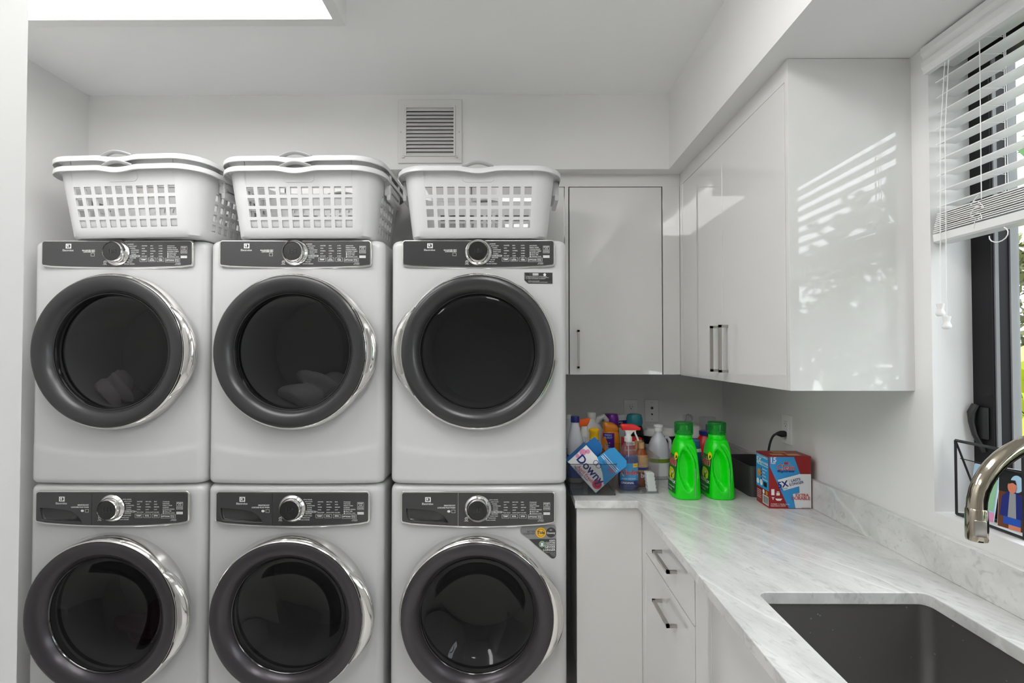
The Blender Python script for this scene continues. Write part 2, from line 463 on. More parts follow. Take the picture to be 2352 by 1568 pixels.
struct('trim_2', b, 'cabinet_gloss')

# ------------------------------------------------------------------ ceiling lamps
def ceiling_lamp(label, x0, x1, y0, y1, diff, drop=0.07, rim=0.035, wrap_=False):
    t = thing('ceiling_light', label, 'ceiling light', ((x0 + x1) / 2, (y0 + y1) / 2, ZC), group=None)
    w, h = (x1 - x0), (y1 - y0)
    if wrap_:
        for y0 in (-h / 2 - rim, h / 2):
            b = B(); box(b, -w / 2, w / 2, y0, y0 + rim, -drop, 0); obj('end_cap', b, 'lamp_frame', t)
    else:
        me = plate_mesh(rrect(w, h, 0.002, 2), [rrect(w - 2 * rim, h - 2 * rim, 0.001, 1)], drop, 0.0015); me.transform(Matrix.Translation((0, 0, -drop)))
        link_mesh('frame', me, t, 'lamp_frame')
    b = B()
    if wrap_:      # wraparound lens: glows on its sides as well
        for (za, ia, zb, ib) in ((-0.004, 0.0, -drop * 0.6, 0.0), (-drop * 0.6, 0.0, -drop, 0.03)):
            loft(b, [[(x, y, z) for x, y in rrect(w - 2 * i, h - 2 * i, 0.004, 2)] for z, i in ((za, ia), (zb, ib))])
    else:
        box(b, -w / 2 + rim, w / 2 - rim, -h / 2 + rim, h / 2 - rim, -drop + 0.004, -drop + 0.010)
    obj('diffuser', b, diff, t)
    return t
ceiling_lamp('large glowing rectangular panel light with white frame, over the left machines', -1.80, -0.536, 0.985, 1.617, 'diffuser_left', 0.084, 0.034)
ceiling_lamp('slim four foot ceiling light between the machines and the entry door', -0.105, 0.155, -0.02, 1.16, 'diffuser_right', 0.085, 0.012, True)
ceiling_lamp('added ceiling fill light, unseen behind the left wall return', -1.50, -1.24, -0.75, 0.43, 'diffuser_right', 0.085, 0.012, True)  # extra lamp added out of view to even out the light

# ------------------------------------------------------------------ return air grille on the soffit
vx0, vx1, vz0, vz1 = -0.508, -0.229, 2.289, 2.565
t = thing('air_vent', 'square white louvred air return grille on the soffit above the baskets', 'air vent', ((vx0 + vx1) / 2, SOF_Y, (vz0 + vz1) / 2))
hw = (vx1 - vx0) / 2; hi = 0.111
me = plate_mesh(rrect(2 * hw, 2 * hw, 0.002, 2), [rrect(2 * hi, 2 * hi, 0.001, 1)], 0.008, 0.002); me.transform(FRONT)
link_mesh('frame', me, t, 'vent_white')
me = plate_mesh(rrect(2 * hi, 2 * hi, 0.001, 1), [rrect(2 * hi - 0.016, 2 * hi - 0.016, 0.001, 1)], 0.012, 0.001); me.transform(FRONT)
link_mesh('inner_frame', me, t, 'vent_white')
b = B()
for k in range(13):
    z = -hi + 0.012 + k * (2 * hi - 0.022) / 12.4
    box(b, -hi + 0.008, hi - 0.008, -0.0006, 0.0006, -0.0098, 0.0098, Mx=Matrix.Translation((0, -0.0075, z)) @ Matrix.Rotation(-0.62, 4, 'X'))
obj('louvre_panel', b, 'vent_white', t)
b = B(); box(b, -hi, hi, -0.001, 0.0, -hi, hi); obj('backing', b, 'vent_shadow', t)
for sx in (-1, 1):
    b = B(); lathe(b, [(0.004, 0.008), (0.004, 0.014), (0.0, 0.015)], 10, axis='Y-', c=(sx * (hi + 0.005), 0, -hi - 0.003)); box(b, sx * (hi + 0.005) - 0.006, sx * (hi + 0.005) + 0.006, -0.013, -0.008, -hi - 0.006, -hi - 0.001)
    obj('latch', b, 'nickel', t)
    b = B(); lathe(b, [(0.003, 0.007), (0.003, 0.0095), (0.0, 0.010)], 10, axis='Y-', c=(sx * (hw - 0.013), 0, -0.004)); obj('screw', b, 'nickel', t)

# ------------------------------------------------------------------ cabinets
def pull(parent, a, c, out, name='handle'):
    """square bar pull from mount a to mount c, standing off along out"""
    b = B(); a, c, out = Vector(a), Vector(c), Vector(out)
    n = out.normalized(); d = (c - a).normalized(); s = d.cross(n)
    w = 0.0045
    def bar(p, q):
        t_ = (q - p).normalized(); u = s if abs(t_.dot(s)) < 0.5 else n; v = t_.cross(u)
        ring = lambda p_: [p_ + u * w + v * w, p_ - u * w + v * w, p_ - u * w - v * w, p_ + u * w - v * w]
        loft(b, [ring(p), ring(q)])
    bar(a, a + out + n * w); bar(c, c + out + n * w); bar(a + out - d * w, c + out + d * w)
    return obj(name, b, 'nickel', parent, 20)
CT, CB, CCROWN = 2.207, 1.3656, SOF_Z
YC = 2.29
# upper cabinet on the back wall, with one door, right of the machines
t = thing('wall_cabinet', 'glossy white wall cabinet with one tall door, right of the top right dryer', 'cabinet', (0.2245, YC, CB))
b = B(); box(b, 0.0, 0.513, 0.026, 0.365, 0.0, CT - CB); obj('carcass', b, 'cabinet_gap_shade', t)
b = B(); box(b, 0.0, 0.0165, 0, 0.02, 0, CT - CB, bev=0.0008); obj('stile', b, 'cabinet_gloss', t)
b = B(); box(b, 0.0210, 0.4325, 0, 0.019, 0, CT - CB - 0.004, bev=0.0008); dr = obj('door', b, 'cabinet_gloss', t)
pull(dr, (0.057, 0, 0.033), (0.057, 0, 0.193), (0, -0.027, 0))
b = B(); box(b, 0.4375, 0.513, 0, 0.02, 0, CT - CB, bev=0.0008); obj('filler_panel', b, 'cabinet_gloss', t)
# five short cabinets over the machines
w5 = (0.2245 - XL) / 5
SB = 1.925
prev = None
for k in range(5):
    lab = ['short glossy white cabinet behind the single basket', 'short white cabinet second from the tall wall cabinet, behind the gap beside the single basket',
           'short white cabinet behind the middle stack of baskets', 'short white cabinet behind the gap between the two stacked pairs of baskets',
           'short white cabinet in the left corner behind the leftmost stack of baskets'][k]
    x1 = 0.2245 - k * w5
    if prev is None:
        t = thing('overhead_cabinet', lab, 'cabinet', (x1, YC, SB), group='short cabinets above the dryers')
        b = B(); box(b, -w5 + 0.001, 0, 0.02, 0.365, 0.0, CT - SB); obj('carcass', b, 'cabinet_gloss', t)
        b = B(); box(b, -w5 + 0.003, -0.003, 0, 0.019, 0, CT - SB - 0.003, bev=0.0008); obj('door', b, 'cabinet_gloss', t)
        prev = t
    else:
        copy_thing(prev, lab, (x1, YC, SB))
# upper cabinet on the right wall
XC = 0.738; YE = 1.380
t = thing('wall_cabinet', 'glossy white two-door wall cabinet beside the window with window reflections on its end', 'cabinet', (XC, YE, 1.3635))
H_ = CT - 1.3635
b = B(); box(b, 0.02, 0.332, 0.012, YB - YE - 0.001, 0.0, H_ - 0.001); obj('carcass', b, 'cabinet_gloss', t)
b = B(); box(b, 0.0, 0.332, 0.0, 0.016, 0.0, CCROWN - 1.3635 - 0.001, bev=0.0008); obj('end_panel', b, 'cabinet_gloss', t)
b = B(); box(b, 0.0, 0.019, 0.019, 0.4405, 0, H_ - 0.003, bev=0.0008); dr = obj('door', b, 'cabinet_gloss', t)
pull(dr, (0, 1.782 - YE, 0.037), (0, 1.782 - YE, 0.193), (-0.027, 0, 0))
b = B(); box(b, 0.0, 0.019, 0.4430, 0.868, 0, H_ - 0.003, bev=0.0008); dr = obj('door', b, 'cabinet_gloss', t)
pull(dr, (0, 1.858 - YE, 0.037), (0, 1.858 - YE, 0.193), (-0.027, 0, 0))
b = B(); box(b, 0.0, 0.019, 0.870, YC - YE - 0.0005, 0, H_, bev=0.0008); obj('filler_panel', b, 'cabinet_gloss', t)
# crown panel up to the soffit
b = B(); box(b, XL, XC + 0.001, YC + 0.002, YC + 0.02, CT, CCROWN); box(b, XC + 0.002, XC + 0.02, YE + 0.0165, YC + 0.02, CT, CCROWN)
struct('trim_3', b, 'cabinet_gloss')

# ------------------------------------------------------------------ base cabinets
XB = 0.476; ZU = 0.886
t = thing('base_cabinet', 'white base cabinet with a plain front panel, beside the bottom right washer', 'cabinet', (0.232, 1.935, 0))
b = B(); box(b, 0.004, 0.243, 0.02, 0.715, 0.0, ZU - 0.001); obj('carcass', b, 'cabinet_gloss', t)
b = B(); box(b, 0.0, 0.244, 0.0, 0.019, 0.02, ZU - 0.001, bev=0.0008); obj('front_panel', b, 'cabinet_gloss', t)
t = thing('drawer_cabinet', 'white two-drawer base cabinet with brushed bar handles under the worktop', 'cabinet', (XB, 1.372, 0))
b = B(); box(b, 0.021, 0.59, 0.0, 1.27, 0.1, ZU - 0.001); obj('carcass', b, 'cabinet_gloss', t)
b = B(); box(b, 0.0, 0.019, 0.003, 0.505, 0.742, ZU - 0.004, bev=0.0008); dr = obj('drawer', b, 'cabinet_gloss', t)
pull(dr, (0, 0.152, 0.822), (0, 0.305, 0.822), (-0.026, 0, 0))
b = B(); box(b, 0.0, 0.019, 0.003, 0.505, 0.11, 0.737, bev=0.0008); dr = obj('drawer', b, 'cabinet_gloss', t)
pull(dr, (0, 0.155, 0.663), (0, 0.308, 0.663), (-0.026, 0, 0))
b = B(); box(b, 0.0, 0.019, 0.507, 0.562, 0.11, ZU - 0.002, bev=0.0008); obj('filler_panel', b, 'cabinet_gloss', t)
t = thing('sink_cabinet', 'white base cabinet below the sink, nearest the camera', 'cabinet', (XB, 0.30, 0))
b = B(); box(b, 0.021, 0.05, 0.0, 1.068, 0.1, ZU - 0.001); box(b, 0.021, 0.59, 1.03, 1.068, 0.1, ZU - 0.001); box(b, 0.021, 0.59, 0.0, 0.02, 0.1, ZU - 0.001); box(b, 0.021, 0.59, 0.0, 1.068, 0.1, 0.12); obj('carcass', b, 'cabinet_gloss', t)
b = B(); box(b, 0.0, 0.019, 0.958, 1.068, 0.11, ZU - 0.002, bev=0.0008); obj('filler_panel', b, 'cabinet_gloss', t)
for k in range(2):
    b = B(); box(b, 0.0, 0.019, 0.003 + k * 0.478, 0.477 + k * 0.478, 0.11, ZU - 0.003, bev=0.0008); dr = obj('door', b, 'cabinet_gloss', t)
    y = 0.44 if k == 0 else 0.52
    pull(dr, (0, y, 0.64), (0, y, 0.795), (-0.026, 0, 0))

t = thing('base_cabinet', 'white two-door base cabinet under the near end of the worktop, beside the sink cabinet', 'cabinet', (XB, -0.895, 0))
b = B(); box(b, 0.021, 0.59, 0.0, 1.19, 0.1, ZU - 0.001); obj('carcass', b, 'cabinet_gloss', t)
for k in range(2):
    b = B(); box(b, 0.0, 0.019, 0.003 + k * 0.595, 0.592 + k * 0.595, 0.11, ZU - 0.003, bev=0.0008); dr = obj('door', b, 'cabinet_gloss', t)
    y = 0.555 if k == 0 else 0.635
    pull(dr, (0, y, 0.64), (0, y, 0.795), (-0.026, 0, 0))

# ------------------------------------------------------------------ worktop with backsplash, sink, faucet
ZT, TH = 0.915, 0.028
sx0, sx1, sy0, sy1 = 0.559, 0.947, 0.36, 1.197
hole = rrect(sx1 - sx0, sy1 - sy0, 0.022, 6, (sx0 + sx1) / 2, (sy0 + sy1) / 2)
me = plate_mesh([(0.2243, YB - 0.001), (0.2243, 1.917), (0.4545, 1.917), (0.4565, 1.915), (0.4565, -0.9), (XR - 0.001, -0.9), (XR - 0.001, YB - 0.001)], [hole], TH, 0.0022)
me.transform(Matrix.Translation((0, 0, ZT - TH)))
top = link_mesh('worktop', me, None, 'grey_marble', 30)
tag(top, 'pale grey veined marble worktop with sink cutout, running along the right and back walls', 'worktop')
b = B(); box(b, 1.05, XR - 0.001, -0.9, YB - 0.001, ZT, 1.0163, bev=0.002); box(b, 0.2243, 1.049, YB - 0.021, YB - 0.001, ZT, 1.0163, bev=0.002)
obj('backsplash', b, 'grey_marble', top)
b = B()
sw, sh = sx1 - sx0 + 0.008, sy1 - sy0 + 0.008
cxs, cys = (sx0 + sx1) / 2, (sy0 + sy1) / 2
rings = []
for (z, ins, r) in ((0.886, -0.02, 0.03), (0.886, 0.0, 0.028), (0.72, 0.004, 0.028), (0.70, 0.010, 0.03), (0.69, 0.03, 0.05)):
    rings.append([(x, y, z) for x, y in rrect(sw - 2 * ins, sh - 2 * ins, r, 6, cxs, cys)])
loft(b, rings, 0, cap0=False, cap1=True)
for f in b.faces: f.normal_flip()
sk = obj('sink_basin', b, 'sink_steel', None, 30, recalc=False)
tag(sk, 'dark stainless steel undermount sink set into the marble worktop', 'sink')
b = B(); lathe(b, [(0.055, 0.0), (0.055, 0.003), (0.042, 0.004), (0.04, 0.001), (0.0, 0.001)], 32, c=(cxs, cys, 0.6902)); obj('drain', b, 'chrome', sk)
# faucet
fy = 0.815
t = thing('faucet', 'polished nickel gooseneck faucet arching over the sink', 'faucet', (1.005, fy, ZT))
path = [(0, 0, 0.0), (0, 0, 0.10), (0, 0, 0.20), (0, 0, 0.28)]
R_ = 0.140
zc_ = 0.307
for k in range(1, 25):
    a = PI * k / 24
    path.append((-R_ + R_ * math.cos(a), 0, zc_ + R_ * 0.80 * math.sin(a)))
b = B(); tube(b, path, 0.0130, 24); lathe(b, [(0.028, 0), (0.028, 0.012), (0.022, 0.02), (0.018, 0.05)], 28); obj('spout', b, 'faucet_nickel', t)
b = B(); lathe(b, [(0.0130, zc_ + 0.002), (0.0143, zc_ - 0.001), (0.0146, zc_ - 0.03), (0.0146, 0.262), (0.0138, 0.259), (0.011, 0.259), (0.010, 0.265), (0, 0.265)], 28, c=(-2 * R_, 0, 0)); hd = obj('spray_head', b, 'faucet_nickel', t)
b = B(); box(b, -2 * R_ - 0.008, -2 * R_ + 0.008, -0.0165, -0.012, 0.268, 0.293, bev=0.002)
for v in b.verts:
    p = v.co - Vector((-2 * R_, 0, 0)); a = -0.42
    v.co = Vector((-2 * R_ + p.x * math.cos(a) - p.y * math.sin(a) * -1 * -1, p.x * math.sin(a) + p.y * math.cos(a), p.z))
obj('spray_button', b, 'nickel', hd)
b = B(); tube(b, [(0.02, 0, 0.05), (0.045, -0.01, 0.055), (0.05, -0.03, 0.09), (0.05, -0.04, 0.14)], 0.006, 12); obj('lever_handle', b, 'faucet_nickel', t)

# ------------------------------------------------------------------ washers and dryers
MW, MD = 0.652, 0.70
def body_mesh(H, door_z, hole_r=0.215):
    prof = [(0.0, 0.012), (0.004, 0.005), (0.012, 0.0008), (0.02, 0.0), (0.028, 0.0), (H - 0.034, 0.0), (H - 0.024, 0.0), (H - 0.014, 0.002), (H - 0.006, 0.007), (H - 0.0015, 0.014), (H, 0.022)]
    prof = prof[:5] + [(0.034 + 0.008 * k, 0.0) for k in range(21)] + prof[5:]
    rings = []
    for (z, ins) in prof:
        hw = MW / 2 - ins; r = 0.028
        pts = []
        n = 7
        for k in range(n + 1):
            a = PI + (PI / 2) * k / n
            pts.append((-hw + r + r * math.cos(a), ins * 1.2 + r + r * math.sin(a)))
        for k in range(1, 24):
            x = -hw + r + (2 * hw - 2 * r) * k / 24
            pts.append((x, ins * 1.2))
        for k in range(n + 1):
            a = 1.5 * PI + (PI / 2) * k / n
            pts.append((hw - r + r * math.cos(a), ins * 1.2 + r + r * math.sin(a)))
        pts += [(hw, 0.20), (hw - 0.002, MD), (-hw + 0.002, MD), (-hw, 0.20)]
        # gently bowed front with a shallow apron along the foot, its edge sagging in the middle
        def apron(x):
            u = (0.158 - 0.040 * max(0.0, 1 - (x / hw) ** 2) - z) / 0.020
            u = min(1.0, max(0.0, u)); return 0.005 * u * u * (3 - 2 * u) * min(1.0, max(0.0, (1 - abs(x) / hw) * 8))
        rings.append([(x, y - (0.012 * max(0.0, 1 - (x / hw) ** 2) + apron(x)) * (1 if y < 0.06 else 0), z) for x, y in pts])
    b = B(); loft(b, rings)
    bmesh.ops.recalc_face_normals(b, faces=b.faces[:])
    me = bpy.data.meshes.new('cabinet_body'); b.to_mesh(me); b.free()
    o = bpy.data.objects.new('tmp', me); COL.objects.link(o)
    b = B(); lathe(b, [(hole_r, -0.3), (hole_r, 0.1)], 48, axis='Y-', c=(0, 0, door_z))
    bmesh.ops.recalc_face_normals(b, faces=b.faces[:])
    cm = bpy.data.meshes.new('cut'); b.to_mesh(cm); b.free()
    c = bpy.data.objects.new('cut', cm); COL.objects.link(c)
    md = o.modifiers.new('cut', 'BOOLEAN'); md.operation = 'DIFFERENCE'; md.object = c; md.solver = 'EXACT'
    dg = bpy.context.evaluated_depsgraph_get()
    out = bpy.data.meshes.new_from_object(o.evaluated_get(dg))
    bpy.data.objects.remove(o); bpy.data.objects.remove(c)
    out.materials.clear()
    return out
def panel_outline(x0, x1, z0, z1, sag, r=0.012, slant=0.006):
    pts = []
    for k in range(5):
        a = PI / 2 * k / 4; pts.append((x1 - r + r * math.cos(a), z1 - r + r * math.sin(a)))
    for k in range(5):
        a = PI / 2 + PI / 2 * k / 4; pts.append((x0 + r + r * math.cos(a), z1 - r + r * math.sin(a)))
    n = 16
    lo = [(x0 + (x1 - x0) * k / n, z0 - sag * (1 - ((2 * k / n) - 1) ** 2)) for k in range(n + 1)]
    lo[0] = (x0, z0 + r); lo.insert(1, (x0 + 0.3 * r, z0 + 0.3 * r)); lo[-1] = (x1, z0 + r); lo.insert(-1, (x1 - 0.3 * r, z0 + 0.3 * r))
    return pts + lo
K = 0.000494
def print_panel(kind, x_c, z_c):
    """printed words of the control panel; zoom coordinates around the dial centre"""
    bms = [('logo', B())]; Mx = FRONT.copy()
    def new(nm):
        bms.append((nm, B()))
    P_ = lambda zx, zy: ((zx - 777) * K + x_c, (195 - zy) * K + z_c)
    def tx(s, zx, zy, h=11, al='LEFT', bold=0.02, mi=0):
        x, y = P_(zx, zy); text(bms[-1][1], s, x, y, h * K * 1.2, Mx, mi, al, bold)
    def rc(zx, zy, w, h, t=1.6, mi=0):
        x, y = P_(zx, zy); outline_rect(bms[-1][1], x, y, w * K, h * K, t * K, Mx, mi)
    dry = kind == 'dryer'
    lx = 412 if dry else 405; ly = 147 if dry else 128
    x, y = P_(lx + 3, ly)
    rect(bms[-1][1], x - 21 * K, x + 21 * K, y - 18 * K, y + 18 * K, Mx, 0, 2)
    disc(bms[-1][1], x, y, 14 * K, Mx, 2, 3)
    poly(bms[-1][1], [(x - 2 * K, y + 14 * K), (x - 13 * K, y - 2 * K), (x - 2 * K, y - 4 * K)], Mx, 0, 4)
    poly(bms[-1][1], [(x + 2 * K, y + 14 * K), (x + 2 * K, y - 14 * K), (x - 2 * K, y - 14 * K), (x - 2 * K, y + 14 * K)], Mx, 0, 4)
    tx('Electrolux', lx, ly + 32, 17, 'CENTER', 0.01)
    new('lettering')
    if dry:
        tx('BALANCED DRY', 615, 180, 11, 'RIGHT', 0.03); tx('LUXCARE DRY', 615, 191, 11, 'RIGHT', 0.03); rc(598, 212, 28, 24, 3, 1)
    else:
        tx('SMARTBOOST', 610, 172, 11, 'RIGHT', 0.03); tx('LUXCARE PLUS WASH', 610, 188, 11, 'RIGHT', 0.03); rc(596, 214, 28, 24, 3, 1)
        x, y = P_(562, 214); disc(bms[-1][1], x, y, 12 * K, Mx, 0, 2, ry=9 * K)
    new('cycle_list')
    cyc = (['ALLERGEN', 'HEAVY DUTY', 'NORMAL', 'ACTIVEWEAR', 'MIXED LOAD', 'TOWELS', '15 MIN FAST DRY', 'DELICATES', 'AIR DRY', 'TIME DRY', 'INSTANT REFRESH'] if dry else
           ['OPTIC WHITES', 'HEAVY DUTY', 'NORMAL', 'ACTIVEWEAR', 'COLORS', 'TOWELS', '15 MIN FAST WASH', 'DELICATES', 'HAND WASH', 'RINSE & SPIN', 'CLEAN WASHER'])
    dz = 0 if dry else -4
    cx_ = [860, 871, 880, 886, 887, 887, 882, 876, 866, 854, 836]
    for i, (s, cx) in enumerate(zip(cyc, cx_)):
        tx(s, cx, 134 + i * 14.8 + dz, 8)
    rc(914, 134 + 6 * 14.8 + dz, 74, 14)
    new('setting_list')
    cols = ([['SANITIZE', 'HIGH', 'NORMAL', 'LOW', 'ECO DRY'], ['MAX', 'HIGH', 'NORMAL', 'LOW', 'DAMP'], ['AUTO', '75 MIN', '60 MIN', '45 MIN', '30 MIN']] if dry else
            [['SANITIZE', 'HOT', 'WARM', 'COOL', 'ECO COLD'], ['MAX SOIL', 'HEAVY', 'NORMAL', 'LIGHT', 'EXTRA LIGHT'], ['MAX', 'HIGH', 'MEDIUM', 'LOW', 'NO SPIN']])
    for c, zx in zip(cols, (967, 1031, 1094)):
        for i, s in enumerate(c):
            tx(s, zx, 146 + i * 19.5, 8)
    new('option_list')
    op = (['ANTI-STATIC', 'PERFECT STEAM', 'WRINKLE RELEASE', 'EXTENDED TUMBLE', 'DRUM LIGHT', 'DELAY TIME', 'CONTROL LOCK'] if dry else
          ['STAINSOAK', 'PURE RINSE', 'PERFECT STEAM', 'ALLERGEN', 'EXTENDED REFRESH', 'DELAY TIME', 'CONTROL LOCK'])
    for i, s in enumerate(op):
        ic = 14 if i >= (4 if dry else 5) else 0
        tx(s, 1158 + ic, 147 + i * 13.6, 8)
        if ic:
            x, y = P_(1164, 147 + i * 13.6); disc(bms[-1][1], x, y, 5 * K, Mx, 0, 2, n=10)
    bt = ['TEMP', 'DRY LEVEL', 'DRY TIME'] if dry else ['TEMP', 'SOIL', 'SPIN']
    for s, zx in zip(bt, (980, 1044, 1108)):
        new('button')
        rc(zx, 250, 54, 28)
        if ' ' in s:
            a, c = s.split(' '); tx(a, zx, 240, 7, 'CENTER'); tx(c, zx, 253, 12, 'CENTER', 0.03)
        else:
            tx(s, zx, 250, 13, 'CENTER', 0.03)
    new('button'); rc(1200, 253, 108, 30); tx('OPTIONS', 1180, 254, 12, 'CENTER', 0.03)
    tx('SELECT', 1232, 249, 8, 'CENTER'); tx('TO SET', 1232, 259, 8, 'CENTER')
    new('button'); rc(1284, 163, 48, 30); tx('START', 1284, 158, 11, 'CENTER', 0.03); tx('PAUSE', 1284, 170, 7, 'CENTER')
    new('button'); rc(1284, 193, 48, 20); tx('CANCEL', 1284, 193, 9, 'CENTER')
    new('button'); x, y = P_(1284, 229); rect(bms[-1][1], x - 24 * K, x + 24 * K, y - 9 * K, y + 9 * K, Mx, 0, 2); tx('MY FAVORITE', 1284, 229, 6, 'CENTER', 0.02, 2)
    new('wifi_mark'); tx('WIFI READY', 1262, 277, 6, 'RIGHT'); tx('EASY CONNECT', 1262, 285, 5, 'RIGHT')
    new('power_mark'); x, y = P_(691, 268); disc(bms[-1][1], x, y, 11 * K, Mx, 0, 2, r_in=8 * K); rect(bms[-1][1], x - 2 * K, x + 2 * K, y - 1 * K, y + 7 * K, Mx, 0, 2); tx('POWER', 691, 285, 7, 'CENTER')
    return bms
PRINT = ['print_white', 'print_grey', 'panel_black']
def make_machine(kind, label, loc, group):
    dry = kind == 'dryer'
    H = 0.905 if dry else 0.948
    dz = 0.489 if dry else 0.490
    t = thing('dryer' if dry else 'washing_machine', label, 'dryer' if dry else 'washing machine', loc, 0, group)
    link_mesh('cabinet_body', body_mesh(H, dz), t, 'appliance_white', 30)
    # drum behind the opening
    b = B(); lathe(b, [(0.214, 0.0), (0.214, -0.015), (0.245, -0.03), (0.245, -0.40), (0.0, -0.42)], 48, axis='Y-', c=(0, 0, dz), cap0=False)
    for k in range(3):
        a = 0.6 + k * 2 * PI / 3
        box(b, -0.012, 0.012, 0.12, 0.38, 0.226, 0.244, Mx=Matrix.Translation((0, 0, dz)) @ Matrix.Rotation(a, 4, 'Y'))
    obj('drum', b, 'drum_steel', t, 40)
    # control panel
    if dry:
        z1, z0, zd = H - 0.0045, H - 0.104, H - 0.050
    else:
        z1, z0, zd = H - 0.019, H - 0.138, H - 0.082
    hw = 0.2825
    sag = 0.007 if dry else 0.014
    fr = -0.010 if dry else -0.017
    pk = [(-0.262, z1 - 0.062)] + [(-0.262 + 0.010 * (1 - math.cos(PI / 2 * k / 5)), z1 - 0.062 - 0.034 * math.sin(PI / 2 * k / 5) - 0.002 * k) for k in range(1, 6)]
    pk += [(-0.20, z1 - 0.111), (-0.15, z1 - 0.114), (-0.108, z1 - 0.115)]
    pk += [(-0.112, z1 - 0.106), (-0.125, z1 - 0.090), (-0.148, z1 - 0.075), (-0.18, z1 - 0.068), (-0.22, z1 - 0.064)]
    me = plate_mesh(panel_outline(-hw, hw, z0, z1, sag), () if dry else (pk,), 0.010, 0.003); me.transform(Matrix.Translation((0, fr + 0.006, 0)) @ FRONT)
    cp = link_mesh('control_panel', me, t, 'chrome', 30)
    cp['label'] = 'black control panel in a chrome trim'
    i_ = 0.0055
    fy_ = fr + 0.006 - 0.010
    out2 = panel_outline(-hw + i_, hw - i_, z0 + i_ + 0.001, z1 - (0.004 if dry else i_), sag, 0.008)
    if dry:
        me = plate_mesh(out2, (), 0.0022, 0.0008); me.transform(Matrix.Translation((0, fy_, 0)) @ FRONT)
        link_mesh('fascia', me, cp, 'panel_black', 12)
    else:
        xs = -0.0723
        right = [p for p in out2 if p[0] > xs]
        lo_y = z0 + i_ + 0.001 - sag * (1 - (xs / hw) ** 2)
        ro = [p for p in out2 if p[0] > xs and p[1] > z0 + 0.06] + [(xs + 0.0006, z1 - i_), (xs + 0.0006, lo_y)] + [p for p in out2 if p[0] > xs and p[1] <= z0 + 0.06]
        me = plate_mesh(ro, (), 0.0022, 0.0006); me.transform(Matrix.Translation((0, fy_, 0)) @ FRONT)
        link_mesh('fascia', me, cp, 'panel_black', 12)
        lo_ = [(xs - 0.0006, z1 - i_)] + [p for p in out2 if p[0] < xs] + [(xs - 0.0006, lo_y)]
        me = plate_mesh(lo_, [pk], 0.0022, 0.0006); me.transform(Matrix.Translation((0, fy_, 0)) @ FRONT)
        dw = link_mesh('detergent_drawer', me, cp, 'panel_black', 12)
        # scooped pull recess, opening towards the room
        b = B()
        cxk = sum(p[0] for p in pk) / len(pk); czk = sum(p[1] for p in pk) / len(pk)
        rings = []
        for (s, dy) in ((1.0, -0.002), (0.985, 0.006), (0.93, 0.0092)):
            rings.append([(cxk + (p[0] - cxk) * s, fy_ + dy, czk + (p[1] - czk) * s) for p in pk])
        loft(b, rings, 0, cap0=False, cap1=True)
        for f in b.faces: f.normal_flip()
        tube(b, [(p[0], fy_ - 0.0025, p[1]) for p in pk[1:9]], 0.0022, 8)
        obj('drawer_pull', b, 'panel_black', cp, 50, recalc=False)
    for nm, b in print_panel(kind, 0.0, zd):
        for v in b.verts: v.co.y += fy_ - 0.0022
        obj(nm, b, PRINT, cp, recalc=False)
    # dial
    b = B(); lathe(b, [(0.049, -0.004), (0.049, 0.002), (0.046, 0.006), (0.041, 0.010), (0.038, 0.020), (0.0345, 0.0245), (0.034, 0.022)], 48, axis='Y-', c=(0, fy_ - 0.002, zd), cap0=True, cap1=False)
    dl = obj('dial', b, 'chrome', t, 30)
    b = B(); lathe(b, [(0.0345, 0.021), (0.033, 0.0225), (0.0, 0.023)], 40, axis='Y-', c=(0, fy_ - 0.002, zd), cap0=False); obj('dial_display', b, 'dial_black', dl)
    b = B(); text(b, '188', 0, 0, 0.022, Matrix.Translation((0, fy_ - 0.0255, zd)) @ FRONT, 0, 'CENTER', -0.01); obj('display_digits', b, 'panel_black', dl, recalc=False)
    # door
    mat_ring = 'ring_graphite' if dry else 'ring_plum_graphite'
    if dry:
        prof = [(0.274, 0.046), (0.2735, 0.050), (0.268, 0.0545), (0.255, 0.056), (0.240, 0.054), (0.228, 0.047), (0.219, 0.036), (0.214, 0.026)]
        inner = [(0.214, 0.026), (0.2125, 0.0275), (0.2105, 0.027), (0.207, 0.018), (0.206, 0.010)]
        gl = [(0.206, 0.011), (0.203, 0.0125), (0.17, 0.010), (0.10, 0.007), (0.0, 0.006)]
    else:
        prof = [(0.270, 0.060), (0.2695, 0.064), (0.264, 0.068), (0.250, 0.0695), (0.234, 0.067), (0.222, 0.058), (0.213, 0.046), (0.208, 0.036)]
        inner = [(0.208, 0.036), (0.206, 0.0375), (0.204, 0.036), (0.202, 0.030)]
        gl = [(0.203, 0.031), (0.198, 0.031), (0.185, 0.022), (0.165, 0.006), (0.14, -0.016), (0.10, -0.034), (0.05, -0.042), (0.0, -0.044)]
    b = B(); lathe(b, prof, 96, axis='Y-', c=(0, -0.010, dz), cap0=False, cap1=False); door = obj('door', b, mat_ring, t, 40)
    rb = prof[0][0]; yb = prof[0][1]
    b = B(); lathe(b, [(rb + 0.0135, -0.006), (rb + 0.0145, 0.004), (rb + 0.0135, 0.016), (rb + 0.0105, yb * 0.7), (rb + 0.005, yb - 0.004), (rb + 0.0012, yb - 0.001), (rb + 0.0010, yb - 0.006)], 96, axis='Y-', c=(0, -0.010, dz), cap0=False, cap1=False)
    obj('chrome_bezel', b, 'chrome', door, 50)
    b = B(); lathe(b, [(rb + 0.001, yb - 0.006), (rb - 0.0002, yb - 0.004), (rb, yb)], 96, axis='Y-', c=(0, -0.010, dz), cap0=False, cap1=False); obj('door_gasket', b, 'rubber_black', door, 50)
    b = B(); lathe(b, inner, 96, axis='Y-', c=(0, -0.010, dz), cap0=False, cap1=False); obj('inner_trim', b, 'trim_dark', door, 50)
